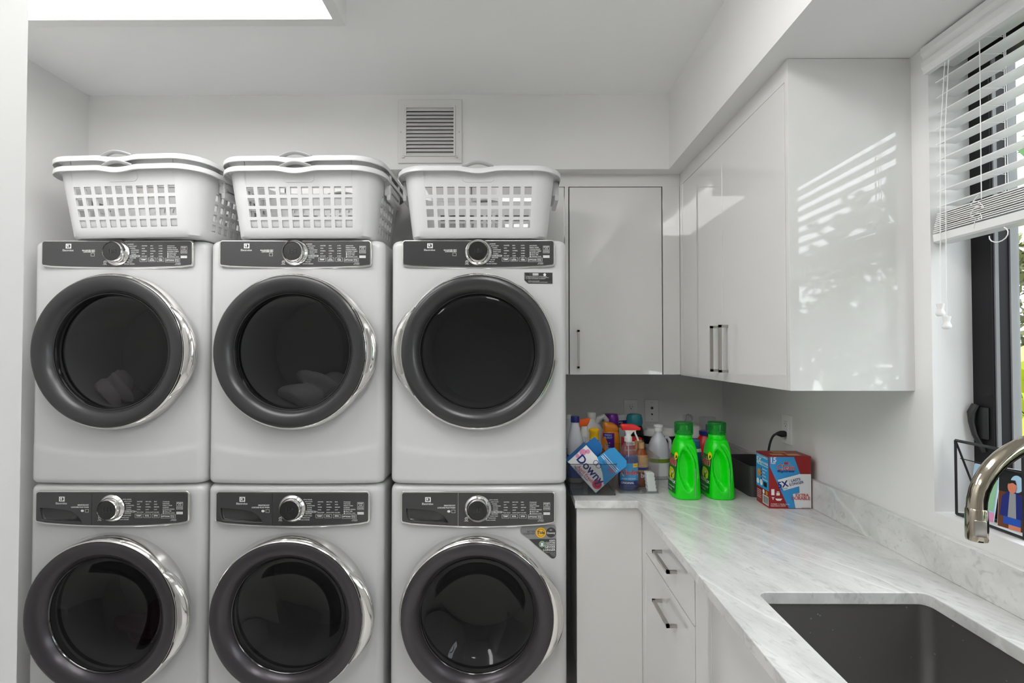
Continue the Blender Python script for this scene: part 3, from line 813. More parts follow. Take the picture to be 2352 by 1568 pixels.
    b = B(); lathe(b, gl, 96, axis='Y-', c=(0, -0.010, dz), cap0=False, cap1=False); obj('door_glass', b, 'door_glass', door, 60)
    return t, door
def door_handle(door, dz, side, rb, yb):
    """chrome crescent grip swelling out of the bezel"""
    b = B(); n = 28; half = math.radians(35)
    rings = []
    for k in range(n + 1):
        u = -1 + 2 * k / n; a = u * half
        sw = max(0.0, math.cos(u * PI / 2)) ** 0.8
        ro = rb + 0.010 + 0.030 * sw
        ri = rb + 0.0015
        yo = 0.012 + 0.010 * sw
        sec = [(ri, yb - 0.002), (ri + 0.35 * (ro - ri), yb + 0.003 * sw), (ri + 0.7 * (ro - ri), yb - 0.004), (ro, yb - 0.016), (ro - 0.001, yb - 0.026), (ro - 0.006, yb - 0.034), (ri + 0.004, yb - 0.036)]
        rings.append([(side * r * math.cos(a), -0.010 - y, dz + r * math.sin(a)) for r, y in sec])
    loft(b, rings)
    h = obj('door_handle', b, 'chrome', door, 50)
    # grip ribs
    return h
YM = 1.905
xs3 = (-1.474, -0.812, -0.1335)
ZD = 0.98
d3, door3 = make_machine('dryer', 'top right white front-load dryer, door handle on its left, black notice sticker', (xs3[2], YM, ZD), 'stacked dryers')
w3, wdoor3 = make_machine('washer', 'bottom right white front-load washer with a silver and black promotional sticker', (xs3[2], YM, 0.03), 'stacked washers')
def redo_copy(src, label, x, z):
    return copy_thing(src, label, (x, YM, z))
d2 = redo_copy(d3, 'top middle white front-load dryer with pale laundry behind its glass', xs3[1], ZD)
d1_ = redo_copy(d3, 'top left white front-load dryer with a small crumpled cloth inside', xs3[0], ZD)
w2 = redo_copy(w3, 'bottom middle white front-load washer with an empty drum and no sticker', xs3[1], 0.03)
w1 = redo_copy(w3, 'bottom left white front-load washer with dark plum laundry inside', xs3[0], 0.03)
def door_of(t): return [c for c in t.children if c.name.startswith('door')][0]
for t_, side in ((d3, -1), (d2, 1), (d1_, 1)):
    door_handle(door_of(t_), 0.489, side, 0.274, 0.046)
for t_ in (w3, w2, w1):
    door_handle(door_of(t_), 0.490, 1, 0.270, 0.060)
# feet under the washers
for t_ in (w1, w2, w3):
    for sx in (-1, 1):
        for y in (0.06, 0.62):
            b = B(); lathe(b, [(0.022, -0.03), (0.022, -0.02), (0.010, -0.018), (0.010, 0.002)], 16, c=(sx * 0.27, y, 0)); obj('foot', b, 'rubber_black', t_)
# stickers
def sticker(parent, b, mats, name='sticker', label=None):
    o = obj(name, b, mats, parent, recalc=False)
    if label: o['label'] = label
    return o
b = B(); Mx = Matrix.Translation((0.222, -0.0075, 0.760)) @ Matrix.Rotation(0.055, 4, 'Z') @ FRONT
w_, h_ = 0.052, 0.0205
poly(b, [(-w_, -h_ + 0.012), (-w_ + 0.014, -h_), (w_, -h_), (w_, h_), (-w_, h_)], Mx, 0, 0)
rect(b, -0.022, 0.0, 0.010, 0.018, Mx, 1, 2); text(b, 'NOTICE', -0.011, 0.014, 0.006, Mx, 0, layer=3)
poly(b, [(0.019, 0.008), (0.027, 0.008), (0.027, 0.013), (0.030, 0.013), (0.023, 0.019), (0.016, 0.013), (0.019, 0.013)], Mx, 1, 2)
for k, s in enumerate(['To change door swing direction, use DOOR SWING', 'Para cambiar el sentido de la puerta, consulte INVERSION', 'Pour changer le sens de la porte, voir INVERSION', '', 'Read the use and care guide', 'Remove this label before first use of the machine']):
    if s: text(b, s, -w_ + 0.004 + (0.010 if k > 3 else 0), 0.006 - k * 0.0042, 0.0036, Mx, 1, 'LEFT', 0.01, 2)
sticker(d3, b, ['panel_black', 'print_white'], label='black notice sticker with white lettering')
b = B(); Mx = Matrix.Translation((0.222, -0.0082, 0.742)) @ Matrix.Rotation(0.05, 4, 'Z') @ FRONT
def arc(cx, cy, r, a0, a1, n=6): return [(cx + r * math.cos(math.radians(a0 + (a1 - a0) * k / n)), cy + r * math.sin(math.radians(a0 + (a1 - a0) * k / n))) for k in range(n + 1)]
# upper silver field, lower black wedge
poly(b, arc(0.052, 0.048, 0.012, 0, 90) + arc(-0.050, 0.042, 0.018, 90, 230) + [(-0.036, 0.010), (0.064, 0.010)], Mx, 0, 0)
poly(b, [(-0.036, 0.0098), (-0.012, -0.012)] + [(0.036, -0.052)] + arc(0.052, -0.050, 0.012, 230, 360) + [(0.064, 0.0098)], Mx, 1, 0)
text(b, 'BETTER', -0.014, 0.037, 0.0085, Mx, 1, 'RIGHT', 0.01); text(b, 'TOGETHER', -0.014, 0.029, 0.0085, Mx, 1, 'RIGHT', 0.01)
disc(b, 0.008, 0.033, 0.0185, Mx, 3, 2); disc(b, 0.008, 0.033, 0.0145, Mx, 4, 3); disc(b, 0.008, 0.033, 0.0115, Mx, 3, 4)
text(b, 'Tide', 0.008, 0.033, 0.0150, Mx, 5, 'CENTER', 0.03, 5)
disc(b, 0.045, 0.033, 0.0185, Mx, 1, 2); text(b, 'Downy', 0.045, 0.031, 0.0105, Mx, 2, 'CENTER', 0.02, 3); disc(b, 0.0425, 0.042, 0.0025, Mx, 2, 3, r_in=0.0018, n=12); disc(b, 0.0465, 0.042, 0.0025, Mx, 2, 3, r_in=0.0018, n=12)
for k, (s, sz) in enumerate((('KEEPS', 0.0085), ('CLOTHES', 0.0085), ('LOOKING', 0.0085), ('NEWER', 0.0115), ('LONGER', 0.0115))):
    text(b, s, 0.061, [0.003, -0.0045, -0.012, -0.0205, -0.0305][k], sz, Mx, 2, 'RIGHT', 0.02)
disc(b, 0.012, -0.009, 0.0115, Mx, 6, 2); disc(b, 0.012, -0.009, 0.0090, Mx, 1, 3); rect(b, 0.0065, 0.0175, -0.016, -0.003, Mx, 2, 4)
for k in range(4):
    text(b, ['fabric care on every wash', 'protects fibres', 'and colours', 'see pack'][k], 0.061, -0.039 - k * 0.0045, 0.0034, Mx, 2, 'RIGHT', 0.0)
sticker(w3, b, ['ink_silver', 'panel_black', 'print_white', 'ink_yellow', 'ink_orange', 'ink_navy', 'ink_mint'], label='silver and black promotional sticker')

# laundry in the drums
def crumple(name, mname, c, s, label, cat, seed):
    rnd = random.Random(seed)
    b = B(); bmesh.ops.create_icosphere(b, subdivisions=4, radius=1.0)
    ph = [(rnd.uniform(2, 5), rnd.uniform(2, 5), rnd.uniform(2, 5), rnd.uniform(0, 6)) for _ in range(5)]
    for v in b.verts:
        p = v.co.copy()
        f = 1 + sum(0.12 * math.sin(a * p.x + q * p.y + r * p.z + d) for a, q, r, d in ph) + 0.10 * abs(math.sin(6 * p.x + 4 * p.z + 3 * math.sin(3 * p.y)))
        q = Vector((p.x * s[0] * f, p.y * s[1] * f, p.z * s[2] * f)) + Vector(c)
        v.co = q
    return b, (name, mname, label, cat)
for (nm, mn, c, s, lab, i) in (('cloth', 'cloth_light', (xs3[0] - 0.085, YM + 0.10, ZD + 0.489 - 0.150), (0.05, 0.05, 0.062), 'small pale crumpled cloth inside the top left dryer', 1),
                               ('laundry_pile', 'cloth_white', (xs3[1] + 0.03, YM + 0.16, ZD + 0.489 - 0.150), (0.105, 0.07, 0.062), 'white laundry pile inside the top middle dryer', 2),
                               ('laundry_pile', 'cloth_plum', (xs3[0] + 0.03, YM + 0.18, 0.03 + 0.490 - 0.145), (0.115, 0.09, 0.062), 'dark plum laundry inside the bottom left washer', 3)):
    b, _ = crumple(nm, mn, c, s, lab, 'laundry', i)
    tag(obj(nm, b, mn, None, 60), lab, 'laundry')

# ------------------------------------------------------------------ laundry baskets
def make_basket(label, loc, rz):
    t = thing('laundry_basket', label, 'laundry basket', loc, rz, 'white plastic laundry baskets')
    HB = 0.238
    A0, B0, A1, B1 = 0.252, 0.165, 0.279, 0.208      # half sizes at the foot and under the rim
    nx, ny = 10, 5
    px = 0.0385; hx = 0.025
    py = 0.036; hy = 0.022
    zrows = [0.0, 0.008, 0.030]
    holes_z = []
    for r in range(4):
        z0 = 0.036 + r * 0.0385
        zrows += [z0, z0 + 0.027]; holes_z.append(len(zrows) - 2)
    zrows += [0.212, HB]
    fx = []
    for k in range(nx):
        c = (k - (nx - 1) / 2) * px; fx += [c - hx / 2, c + hx / 2]
    sy_ = []
    for k in range(ny):
        c = (k - (ny - 1) / 2) * py; sy_ += [c - hy / 2, c + hy / 2]
    b = B()
    def ring(z):
        q = z / HB; a = A0 + (A1 - A0) * q; d = B0 + (B1 - B0) * q; r = 0.060 + 0.025 * q
        if z < 0.005: a -= 0.006; d -= 0.006
        pts = []; tags = []
        def add(x, y, tg): pts.append((x, y, z)); tags.append(tg)
        kx = (a - 0.01) / (A0 - 0.01) * 0.5 + 0.5
        for i, x in enumerate(fx): add(x * kx, -d, ('f', i // 2) if i % 2 == 0 else None)
        for k in range(9):
            an = -PI / 2 + PI / 2 * k / 8; add(a - r + r * math.cos(an), -d + r + r * math.sin(an), None)
        for i, y in enumerate(sy_): add(a, y, ('s', i // 2) if i % 2 == 0 else None)
        for k in range(9):
            an = PI / 2 * k / 8; add(a - r + r * math.cos(an), d - r + r * math.sin(an), None)
        for i, x in enumerate(fx[::-1]): add(x * kx, d, ('f', i // 2) if i % 2 == 0 else None)
        for k in range(9):
            an = PI / 2 + PI / 2 * k / 8; add(-a + r + r * math.cos(an), d - r + r * math.sin(an), None)
        for i, y in enumerate(sy_[::-1]): add(-a, y, ('s', i // 2) if i % 2 == 0 else None)
        for k in range(9):
            an = PI + PI / 2 * k / 8; add(-a + r + r * math.cos(an), -d + r + r * math.sin(an), None)
        return pts, tags
    vs = []; tg = None
    for z in zrows:
        p, tg = ring(z); vs.append([b.verts.new(q) for q in p])
    n = len(tg)
    for i in range(len(zrows) - 1):
        for k in range(n):
            if tg[k] and i in holes_z: continue
            b.faces.new((vs[i][k], vs[i][(k + 1) % n], vs[i + 1][(k + 1) % n], vs[i + 1][k]))
    b.faces.new(vs[0][::-1])
    bmesh.ops.recalc_face_normals(b, faces=b.faces[:])
    me = bpy.data.meshes.new('tub'); b.to_mesh(me); b.free()
    o = bpy.data.objects.new('tmp', me); COL.objects.link(o)
    md = o.modifiers.new('s', 'SOLIDIFY'); md.thickness = 0.0028; md.offset = -1
    dg = bpy.context.evaluated_depsgraph_get()
    me2 = bpy.data.meshes.new_from_object(o.evaluated_get(dg)); bpy.data.objects.remove(o)
    link_mesh('tub', me2, t, 'basket_white', 40)
    # rolled rim, lifted at the four grips
    base, _ = ring(HB)
    # resample rim path densely
    def path(off, z):
        a, d, r = A1 + off, B1 + off, 0.085 + off
        return rrect(2 * a, 2 * d, r, 10)
    dense = []
    raw = rrect(2 * A1, 2 * B1, 0.085, 12)
    m_ = len(raw)
    for k in range(m_):
        p, q = Vector(raw[k]), Vector(raw[(k + 1) % m_]); L_ = (q - p).length
        c = max(1, int(L_ / 0.012))
        for j in range(c): dense.append(p + (q - p) * j / c)
    sec = [(-0.001, 0.0), (0.002, 0.006), (0.010, 0.0085), (0.020, 0.0075), (0.0245, 0.003), (0.0255, -0.012), (0.0235, -0.0135), (0.0225, 0.0), (0.010, 0.004), (0.0, -0.004)]
    rings = []
    nd = len(dense)
    for k in range(nd):
        p = dense[k]; tng = (dense[(k + 1) % nd] - dense[k - 1]).normalized(); nr = Vector((tng.y, -tng.x))
        lift = 0.0
        dip = 0.0
        if abs(p.x) < 0.085 and abs(abs(p.y) - B1) < 0.01:
            u = abs(p.x) / 0.085; dip = 0.010 * (0.5 + 0.5 * math.cos(PI * u))
        rings.append([(p.x + nr.x * s_, p.y + nr.y * s_, HB + h - (dip if h < 0.004 else dip * 0.9)) for s_, h in sec])
    vs = [[b2 for b2 in r] for r in rings]
    b = B(); vv = [[b.verts.new(q) for q in r] for r in rings]; ns = len(sec)
    for k in range(nd):
        for j in range(ns):
            b.faces.new((vv[k][j], vv[(k + 1) % nd][j], vv[(k + 1) % nd][(j + 1) % ns], vv[k][(j + 1) % ns]))
    obj('rim', b, 'basket_white', t, 50)
    for s in (-1, 1):
        b = B()
        pts = [(x, s * (B1 + 0.012 + 0.012 * math.cos(PI * x / 0.12)), HB + 0.0035 + 0.0125 * math.cos(PI * x / 0.112)) for x in [(-0.054 + 0.108 * k / 14) for k in range(15)]]
        tube(b, pts, 0.0095, 10, flat=0.62)
        obj('grip', b, 'grip_grey', t, 50)
    # hand pockets under the rim
    for s in (-1, 1):
        me = plate_mesh([(-0.060, 0.0), (-0.056, -0.030), (-0.046, -0.037), (0.046, -0.037), (0.056, -0.030), (0.060, 0.0)], (), 0.002, 0.0006)
        me.transform(Matrix.Translation((0, s * (B1 - 0.002), HB - 0.008)) @ Matrix.Rotation(-s * 0.17, 4, 'X') @ (Matrix.Rotation(PI if s > 0 else 0, 4, 'Z') @ FRONT))
        link_mesh('hand_pocket', me, t, 'grip_grey' if False else 'basket_white')
    for s in (-1, 1):
        b = B()
        for y0, y1 in ((-0.075, -0.055), (0.055, 0.075)):
            box(b, min(s * (A1 - 0.002), s * (A1 + 0.022)), max(s * (A1 - 0.002), s * (A1 + 0.022)), y0, y1, HB - 0.055, HB - 0.002, bev=0.003)
        box(b, min(s * (A1 + 0.006), s * (A1 + 0.022)), max(s * (A1 + 0.006), s * (A1 + 0.022)), -0.075, 0.075, HB - 0.075, HB - 0.045, bev=0.005)
        obj('side_handle', b, 'basket_white', t)
    return t
ZB = ZD + 0.9055
k3 = make_basket('single white plastic laundry basket on the top right dryer', (-0.131, 2.044, ZB), 0.0)
k2 = copy_thing(k3, 'lower of two nested white laundry baskets on the top middle dryer', (-0.776, 2.040, ZB), math.radians(-1.0))
k2b = copy_thing(k3, 'upper of two nested white laundry baskets on the top middle dryer', (-0.776, 2.038, ZB + 0.0345), math.radians(-1.0))
k1 = copy_thing(k3, 'lower of two nested white laundry baskets on the top left dryer', (-1.394, 2.028, ZB), math.radians(-4.0))
k1b = copy_thing(k3, 'upper of two nested white laundry baskets on the top left dryer', (-1.394, 2.026, ZB + 0.0345), math.radians(-4.0))

# ------------------------------------------------------------------ wall plates
def wall_plate(name, label, cat, origin, xdir, kind):
    Mx = frame_of(origin, xdir, (0, 0, 1))
    t = thing(name, label, cat, origin)
    Mx = frame_of((0, 0, 0), xdir, (0, 0, 1))
    me = plate_mesh(rrect(0.070, 0.1145, 0.003, 3), (), 0.006, 0.002); me.transform(Mx); link_mesh('cover_plate', me, t, 'plate_white')
    if kind in ('outlet', 'gfci'):
        me = plate_mesh(rrect(0.0335, 0.067, 0.003, 3), (), 0.0085, 0.001); me.transform(Mx); s = link_mesh('socket', me, t, 'plate_white')
        b = B(); Mz = Mx @ Matrix.Translation((0, 0, 0.0085))
        for z in (0.019, -0.019):
            rect(b, -0.0075, -0.0055, z - 0.001, z + 0.007, Mz, 0); rect(b, 0.0055, 0.0075, z - 0.001, z + 0.006, Mz, 0); disc(b, 0, z - 0.007, 0.0026, Mz, 0, n=12)
        if kind == 'gfci':
            rect(b, -0.010, 0.010, 0.030, 0.0307, Mz, 0)
        obj('slots', b, 'slot_dark', s, recalc=False)
    else:
        for z, r in ((0.015, 0.0065), (-0.017, 0.005)):
            b = B(); lathe(b, [(r, 0.005), (r, 0.010), (r * 0.6, 0.011), (r * 0.5, 0.006), (0, 0.006)], 12 if z > 0 else 4)
            for v in b.verts: v.co = Mx @ Vector((v.co.x, v.co.y + z, v.co.z))
            obj('jack', b, 'slot_dark', t)
        for z in (0.042, -0.042):
            b = B(); lathe(b, [(0.0025, 0.005), (0.0025, 0.007), (0, 0.0072)], 10)
            for v in b.verts: v.co = Mx @ Vector((v.co.x, v.co.y + z, v.co.z))
            obj('screw', b, 'nickel', t)
    return t
wall_plate('wall_outlet', 'white duplex wall outlet behind the bottles on the back wall', 'outlet', (0.5975, YB, 1.163), (1, 0, 0), 'outlet')
wall_plate('cable_plate', 'white wall plate with cable and phone jacks, right of the back wall outlet', 'wall plate', (0.7055, YB, 1.163), (1, 0, 0), 'jack')
gy = 2.024
wall_plate('wall_outlet', 'white wall outlet with a black plug in it, on the right wall', 'outlet', (XR, gy, 1.164), (0, -1, 0), 'gfci')
t = thing('power_cord', 'black power plug and cord hanging behind the red and blue box', 'cord', (XR - 0.009, gy, 1.146))
b = B(); loft(b, [[(x, y * s, z * s) for y, z in rrect(0.022, 0.024, 0.006, 3)] for x, s in ((0.0, 0.8), (-0.004, 1.0), (-0.020, 0.95), (-0.030, 0.6), (-0.036, 0.45))]); obj('plug', b, 'rubber_black', t)
pts = []
for k in range(15):
    u = k / 14
    pts.append((-0.034 - 0.075 * u + 0.045 * u * u, 0.02 * u, 0.0 - 0.012 * u - 0.205 * u * u))
b = B(); tube(b, pts, 0.0042, 10); obj('cable', b, 'rubber_black', t)

# ------------------------------------------------------------------ bins on the worktop
def tray(name, label, x0, x1, y0, y1, h, mname, rim=None, th=0.0025, flare=0.004, rz=0.0, rad=0.006):
    cx, cy = (x0 + x1) / 2, (y0 + y1) / 2
    t = thing(name, label, 'storage bin', (cx, cy, ZT + 0.0003), rz)
    w, d = x1 - x0, y1 - y0
    b = B()
    R = lambda z, ins, f: [(x, y, z) for x, y in rrect(w - 2 * ins + 2 * f, d - 2 * ins + 2 * f, max(rad - ins * 0.5, 0.002), 4)]
    loft(b, [R(0.0, 0.0, -flare), R(h, 0, 0), R(h, th, 0), R(th, th, -flare)], 0)
    o = obj('bin_body', b, mname, t, 30)
    if rim:
        b = B()
        for z, ins in ((h - 0.0015, -0.0004), (0.0, flare - 0.0004)):
            pts = rrect(w - 2 * ins, d - 2 * ins, rad, 4)
            ring = [Vector((p[0], p[1], z + 0.0015)) for p in pts] + [Vector((pts[0][0], pts[0][1], z + 0.0015))]
            tube(b, ring, 0.0013, 6)
        obj('edge', b, rim, t)
    return t
tray('storage_bin', 'smoky clear bin at the worktop corner beside the machines, holding the tilted carton', 0.2115, 0.393, 1.985, 2.30, 0.120, 'smoke_acrylic', 'slot_dark')
cb = tray('storage_bin', 'clear bin with oval handles holding the blue window cleaner', 0.4055, 0.5655, 2.008, 2.325, 0.140, 'clear_acrylic', 'clear_acrylic', flare=0.003)
b = B(); tube(b, [(0.028 * math.cos(2 * PI * k / 24) + 0.016, -0.1605, 0.098 + 0.013 * math.sin(2 * PI * k / 24)) for k in range(25)], 0.0014, 6); obj('hand_hole', b, 'clear_plastic', cb)
tray('storage_bin', 'charcoal fabric bin behind the red and blue box', 0.890, 1.030, 1.962, 2.20, 0.117, 'bin_charcoal', None, 0.004, 0.004, 0.02, 0.02)
b = B(); box(b, -0.03, 0.03, -0.0125, 0.0125, 0, 0.105, bev=0.003); o = obj('snack_packet', b, 'ink_gold'); o.location = (0.985, 2.02, ZT + 0.0050); tag(o, 'small orange packet sticking out of the charcoal bin', 'packet')

# ------------------------------------------------------------------ tilted dryer sheet carton
a = math.radians(-48)
e1 = Vector((math.cos(a), 0, math.sin(a))); e2 = Vector((-math.sin(a), 0, math.cos(a)))
low = Vector((0.3135, 2.000, ZT + 0.0045))
LW, LH, LD = 0.164, 0.100, 0.058
org = low - e1 * LW
t = thing('dryer_sheet_carton', 'pale blue dryer sheet carton tilted on its corner with its flap open, pink rose printed', 'box', low)
Mb = frame_of(org - low, e1, e2)
b = B()
tk = 0.0012
for (x0, x1, y0, y1, z0, z1, mi) in ((0, LW, 0, LH, -tk, 0, 0), (0, LW, 0, LH, -LD, -LD + tk, 1), (0, LW, 0, tk, -LD, 0, 0), (0, tk, 0, LH, -LD, 0, 1), (LW - tk, LW, 0, LH, -LD, 0, 0)):
    box(b, x0, x1, y0, y1, z0, z1, mi, Mx=Mb)
box(b, 0.0, LW * 0.40, LH - tk, LH + 0.0, -LD, 0, 1, Mx=Mb)
me = plate_mesh([(0.0, -0.004), (LW * 0.40, -0.004), (LW * 0.40, 0.026), (LW * 0.30, 0.044), (0.004, 0.044)], (), 0.0012)
add_mesh(b, me, Mb @ Matrix.Translation((0, LH, -0.020)), 1)
obj('carton_body', b, ['ink_lightblue', 'ink_deepblue'], t)
b = B()
Mf = Mb @ Matrix.Translation((0, LH, 0)) @ Matrix.Rotation(math.radians(8), 4, 'X')
me = plate_mesh([(LW * 0.40, -0.004), (LW * 0.99, -0.004), (LW * 0.99, 0.060), (LW * 0.90, 0.074), (LW * 0.48, 0.074), (LW * 0.42, 0.056)], (), 0.0012)
add_mesh(b, me, Mf, 0)
rect(b, LW * 0.43, LW * 0.95, 0.012, 0.015, Mf, 1, 5); rect(b, LW * 0.43, LW * 0.95, 0.018, 0.0205, Mf, 1, 5); rect(b, LW * 0.43, LW * 0.95, 0.026, 0.028, Mf, 1, 5)
for k, s in enumerate(['Large', 'Hojas', 'Sheets']): text(b, s, LW * (0.60 + 0.0 * k), 0.008 + k * 0.0095, 0.0075, Mf @ Matrix.Rotation(PI, 4, 'Z') @ Matrix.Translation((-2 * LW * 0.6, -0.03, 0)), 2, layer=6)
text(b, '200', LW * 0.83, 0.003, 0.017, Mf @ Matrix.Translation((0, 0, 0)), 3, layer=6)
obj('flap', b, ['ink_sky', 'ink_white', 'ink_navy', 'ink_rose'], t, recalc=False)
b = B(); Mp = Mb
poly(b, [(0.002, 0.002), (LW - 0.002, 0.002), (LW - 0.002, LH * 0.55), (LW * 0.75, LH * 0.75), (LW * 0.4, LH - 0.002), (0.002, LH - 0.002)], Mp, 0, 1)
poly(b, [(LW * 0.40, LH - 0.002), (LW * 0.75, LH * 0.72), (LW - 0.002, LH * 0.45), (LW - 0.002, LH - 0.002)], Mp, 1, 2)
disc(b, LW * 0.50, LH * 0.50, 0.040, Mp, 0, 3, ry=0.036)
disc(b, 0.013, LH * 0.70, 0.013, Mp, 4, 2); disc(b, 0.010, LH * 0.45, 0.008, Mp, 4, 2); disc(b, 0.024, LH * 0.86, 0.009, Mp, 4, 2)
disc(b, LW * 0.86, LH * 0.28, 0.019, Mp, 5, 2); disc(b, LW * 0.865, LH * 0.30, 0.013, Mp, 6, 3); disc(b, LW * 0.86, LH * 0.31, 0.008, Mp, 5, 4); disc(b, LW * 0.86, LH * 0.31, 0.004, Mp, 6, 5)
text(b, 'Downy', LW * 0.50, LH * 0.46, 0.046, Mp, 2, layer=6, bold=0.02)
disc(b, LW * 0.47, LH * 0.80, 0.0105, Mp, 2, 5, r_in=0.0085); disc(b, LW * 0.56, LH * 0.80, 0.0105, Mp, 2, 5, r_in=0.0085)
text(b, 'April Fresh', LW * 0.50, LH * 0.20, 0.0185, Mp, 3, layer=6)
text(b, 'Fabric Softener Sheets', LW * 0.42, LH * 0.10, 0.0085, Mp, 2, layer=6); text(b, 'Dryer Sheets', LW * 0.36, LH * 0.045, 0.0075, Mp, 2, layer=6)
obj('printed_front', b, ['ink_white', 'ink_sky', 'ink_navy', 'ink_rose', 'ink_pink', 'ink_rose', 'ink_rosedark'], t, recalc=False)

# ------------------------------------------------------------------ eraser pad box
bx, by = (0.898 + 1.045) / 2, 1.826
t = thing('eraser_pad_box', 'upright red and blue box of cleaning pads on the worktop by the right wall', 'box', (bx, by, ZT + 0.0003), math.radians(-1.5))
W2, D2, H2 = 0.0735, 0.100, 0.184
b = B(); box(b, -W2, W2, 0, D2, 0, H2, 0, bev=0.0008); obj('carton_body', b, 'ink_crimson', t)
b = B(); Mx = Matrix.Translation((-W2, 0, 0)) @ FRONT
w, h = 2 * W2, H2
rect(b, 0.0005, w - 0.0005, 0.0005, h - 0.0005, Mx, 0, 1)
poly(b, [(0.003, h - 0.003), (w * 0.60, h - 0.003), (w * 0.99, h * 0.40), (w * 0.99, 0.002), (w * 0.46, 0.002), (0.003, h * 0.80)], Mx, 1, 2)
poly(b, [(w * 0.62, 0.002), (w - 0.001, 0.002), (w - 0.001, h * 0.66), (w * 0.70, h * 0.66), (w * 0.72, h * 0.30), (w * 0.56, h * 0.28)], Mx, 2, 3)
poly(b, [(w * 0.60, h - 0.003), (w - 0.001, h - 0.003), (w - 0.001, h * 0.66), (w * 0.74, h * 0.66)], Mx, 0, 4)
poly(b, [(w * 0.20, h * 0.545), (w * 0.70, h * 0.655), (w * 0.84, h * 0.46), (w * 0.34, h * 0.345)], Mx, 2, 5)
text(b, '15', w * 0.10, h * 0.925, 0.024, Mx, 2, bold=0.03, layer=6); text(b, 'PADS', w * 0.10, h * 0.862, 0.0065, Mx, 2, bold=0.03, layer=6)
text(b, 'Mr.', w * 0.44, h * 0.862, 0.0185, Mx, 4, bold=0.035, layer=6); text(b, 'Mr.', w * 0.44, h * 0.862, 0.0185, Mx, 3, bold=0.012, layer=7)
text(b, 'Clean', w * 0.40, h * 0.782, 0.0265, Mx, 4, bold=0.035, layer=6); text(b, 'Clean', w * 0.40, h * 0.782, 0.0265, Mx, 3, bold=0.012, layer=7)
text(b, 'MagicEraser', w * 0.40, h * 0.715, 0.0125, Mx, 5, bold=0.015, layer=6, shear=0.2)
Mr = Mx @ Matrix.Translation((w * 0.52, h * 0.50, 0)) @ Matrix.Rotation(0.20, 4, 'Z')
text(b, '5X', -0.030, -0.002, 0.030, Mr, 5, bold=0.03, layer=7); text(b, 'STRONGER', -0.030, -0.017, 0.0055, Mr, 5, layer=7); text(b, 'LASTS', 0.017, 0.005, 0.0125, Mr, 5, bold=0.02, layer=7); text(b, 'LONGER', 0.018, -0.007, 0.0125, Mr, 5, bold=0.02, layer=7)
rect(b, -0.0065, -0.0058, -0.016, 0.012, Mr, 5, 7)
text(b, 'EXTRA', w * 0.775, h * 0.255, 0.0150, Mx, 3, bold=0.015, layer=7); text(b, 'DURABLE', w * 0.745, h * 0.195, 0.0150, Mx, 3, bold=0.015, layer=7)
rect(b, w * 0.05, w * 0.125, h * 0.255, h * 0.37, Mx, 2, 5); rect(b, w * 0.17, w * 0.25, h * 0.25, h * 0.30, Mx, 2, 5); rect(b, w * 0.18, w * 0.24, h * 0.31, h * 0.325, Mx, 2, 5)
rect(b, w * 0.06, w * 0.12, h * 0.20, h * 0.215, Mx, 2, 5); rect(b, w * 0.082, w * 0.10, h * 0.165, h * 0.20, Mx, 2, 5); poly(b, [(w * 0.14, h * 0.19), (w * 0.31, h * 0.19), (w * 0.27, h * 0.15), (w * 0.18, h * 0.15)], Mx, 2, 5)
text(b, '15 PADS 11.7x5.8x1.6 cm', w * 0.03, h * 0.085, 0.0062, Mx, 2, 'LEFT', 0.01, 6); text(b, '4.6x2.3x0.6 in EACH', w * 0.03, h * 0.052, 0.0062, Mx, 2, 'LEFT', 0.01, 6)
rect(b, w * 0.76, w * 0.97, h * 0.025, h * 0.028, Mx, 5, 6); rect(b, w * 0.76, w * 0.97, h * 0.012, h * 0.015, Mx, 5, 6)
obj('printed_front', b, ['ink_crimson', 'ink_sky', 'ink_white', 'ink_red', 'ink_white', 'ink_navy'], t, recalc=False)
b = B(); Ms = frame_of((-W2, D2, 0), (0, -1, 0), (0, 0, 1))
rect(b, 0.001, D2 - 0.001, h * 0.32, h * 0.97, Ms, 1, 1)
text(b, '5X', D2 * 0.25, h * 0.84, 0.030, Ms, 2, bold=0.03, layer=3); text(b, 'STRONGER', D2 * 0.68, h * 0.82, 0.011, Ms, 2, bold=0.02, layer=3)
text(b, 'TOUGH ON MESSES', D2 * 0.5, h * 0.93, 0.0095, Ms, 2, layer=3); rect(b, D2 * 0.1, D2 * 0.95, h * 0.765, h * 0.775, Ms, 2, 3)
for k, s in enumerate(('Bathroom', 'Walls', 'Kitchen', 'Baseboards')): text(b, s, D2 * 0.52, h * (0.70 - k * 0.065), 0.009, Ms, 2, 'LEFT', 0.01, 3); disc(b, D2 * 0.44, h * (0.70 - k * 0.065), 0.004, Ms, 0, 3, n=12)
disc(b, D2 * 0.25, h * 0.60, 0.014, Ms, 3, 3); disc(b, D2 * 0.15, h * 0.42, 0.010, Ms, 2, 3); disc(b, D2 * 0.42, h * 0.42, 0.011, Ms, 2, 3); rect(b, D2 * 0.6, D2 * 0.85, h * 0.37, h * 0.46, Ms, 4, 3)
rect(b, D2 * 0.52, D2 * 0.98, h * 0.04, h * 0.21, Ms, 2, 3)
for k in range(9): rect(b, D2 * (0.55 + 0.045 * k), D2 * (0.565 + 0.045 * k + 0.01 * (k % 3)), h * 0.055, h * 0.195, Ms, 4, 4)
for k in range(5): rect(b, D2 * 0.08, D2 * 0.42, h * (0.25 - k * 0.035), h * (0.26 - k * 0.035), Ms, 2, 3)
disc(b, D2 * 0.60, h * 0.265, 0.008, Ms, 2, 3); disc(b, D2 * 0.84, h * 0.265, 0.008, Ms, 3, 3)
obj('printed_side', b, ['ink_crimson', 'ink_sky', 'ink_white', 'ink_gold', 'ink_black'], t, recalc=False)
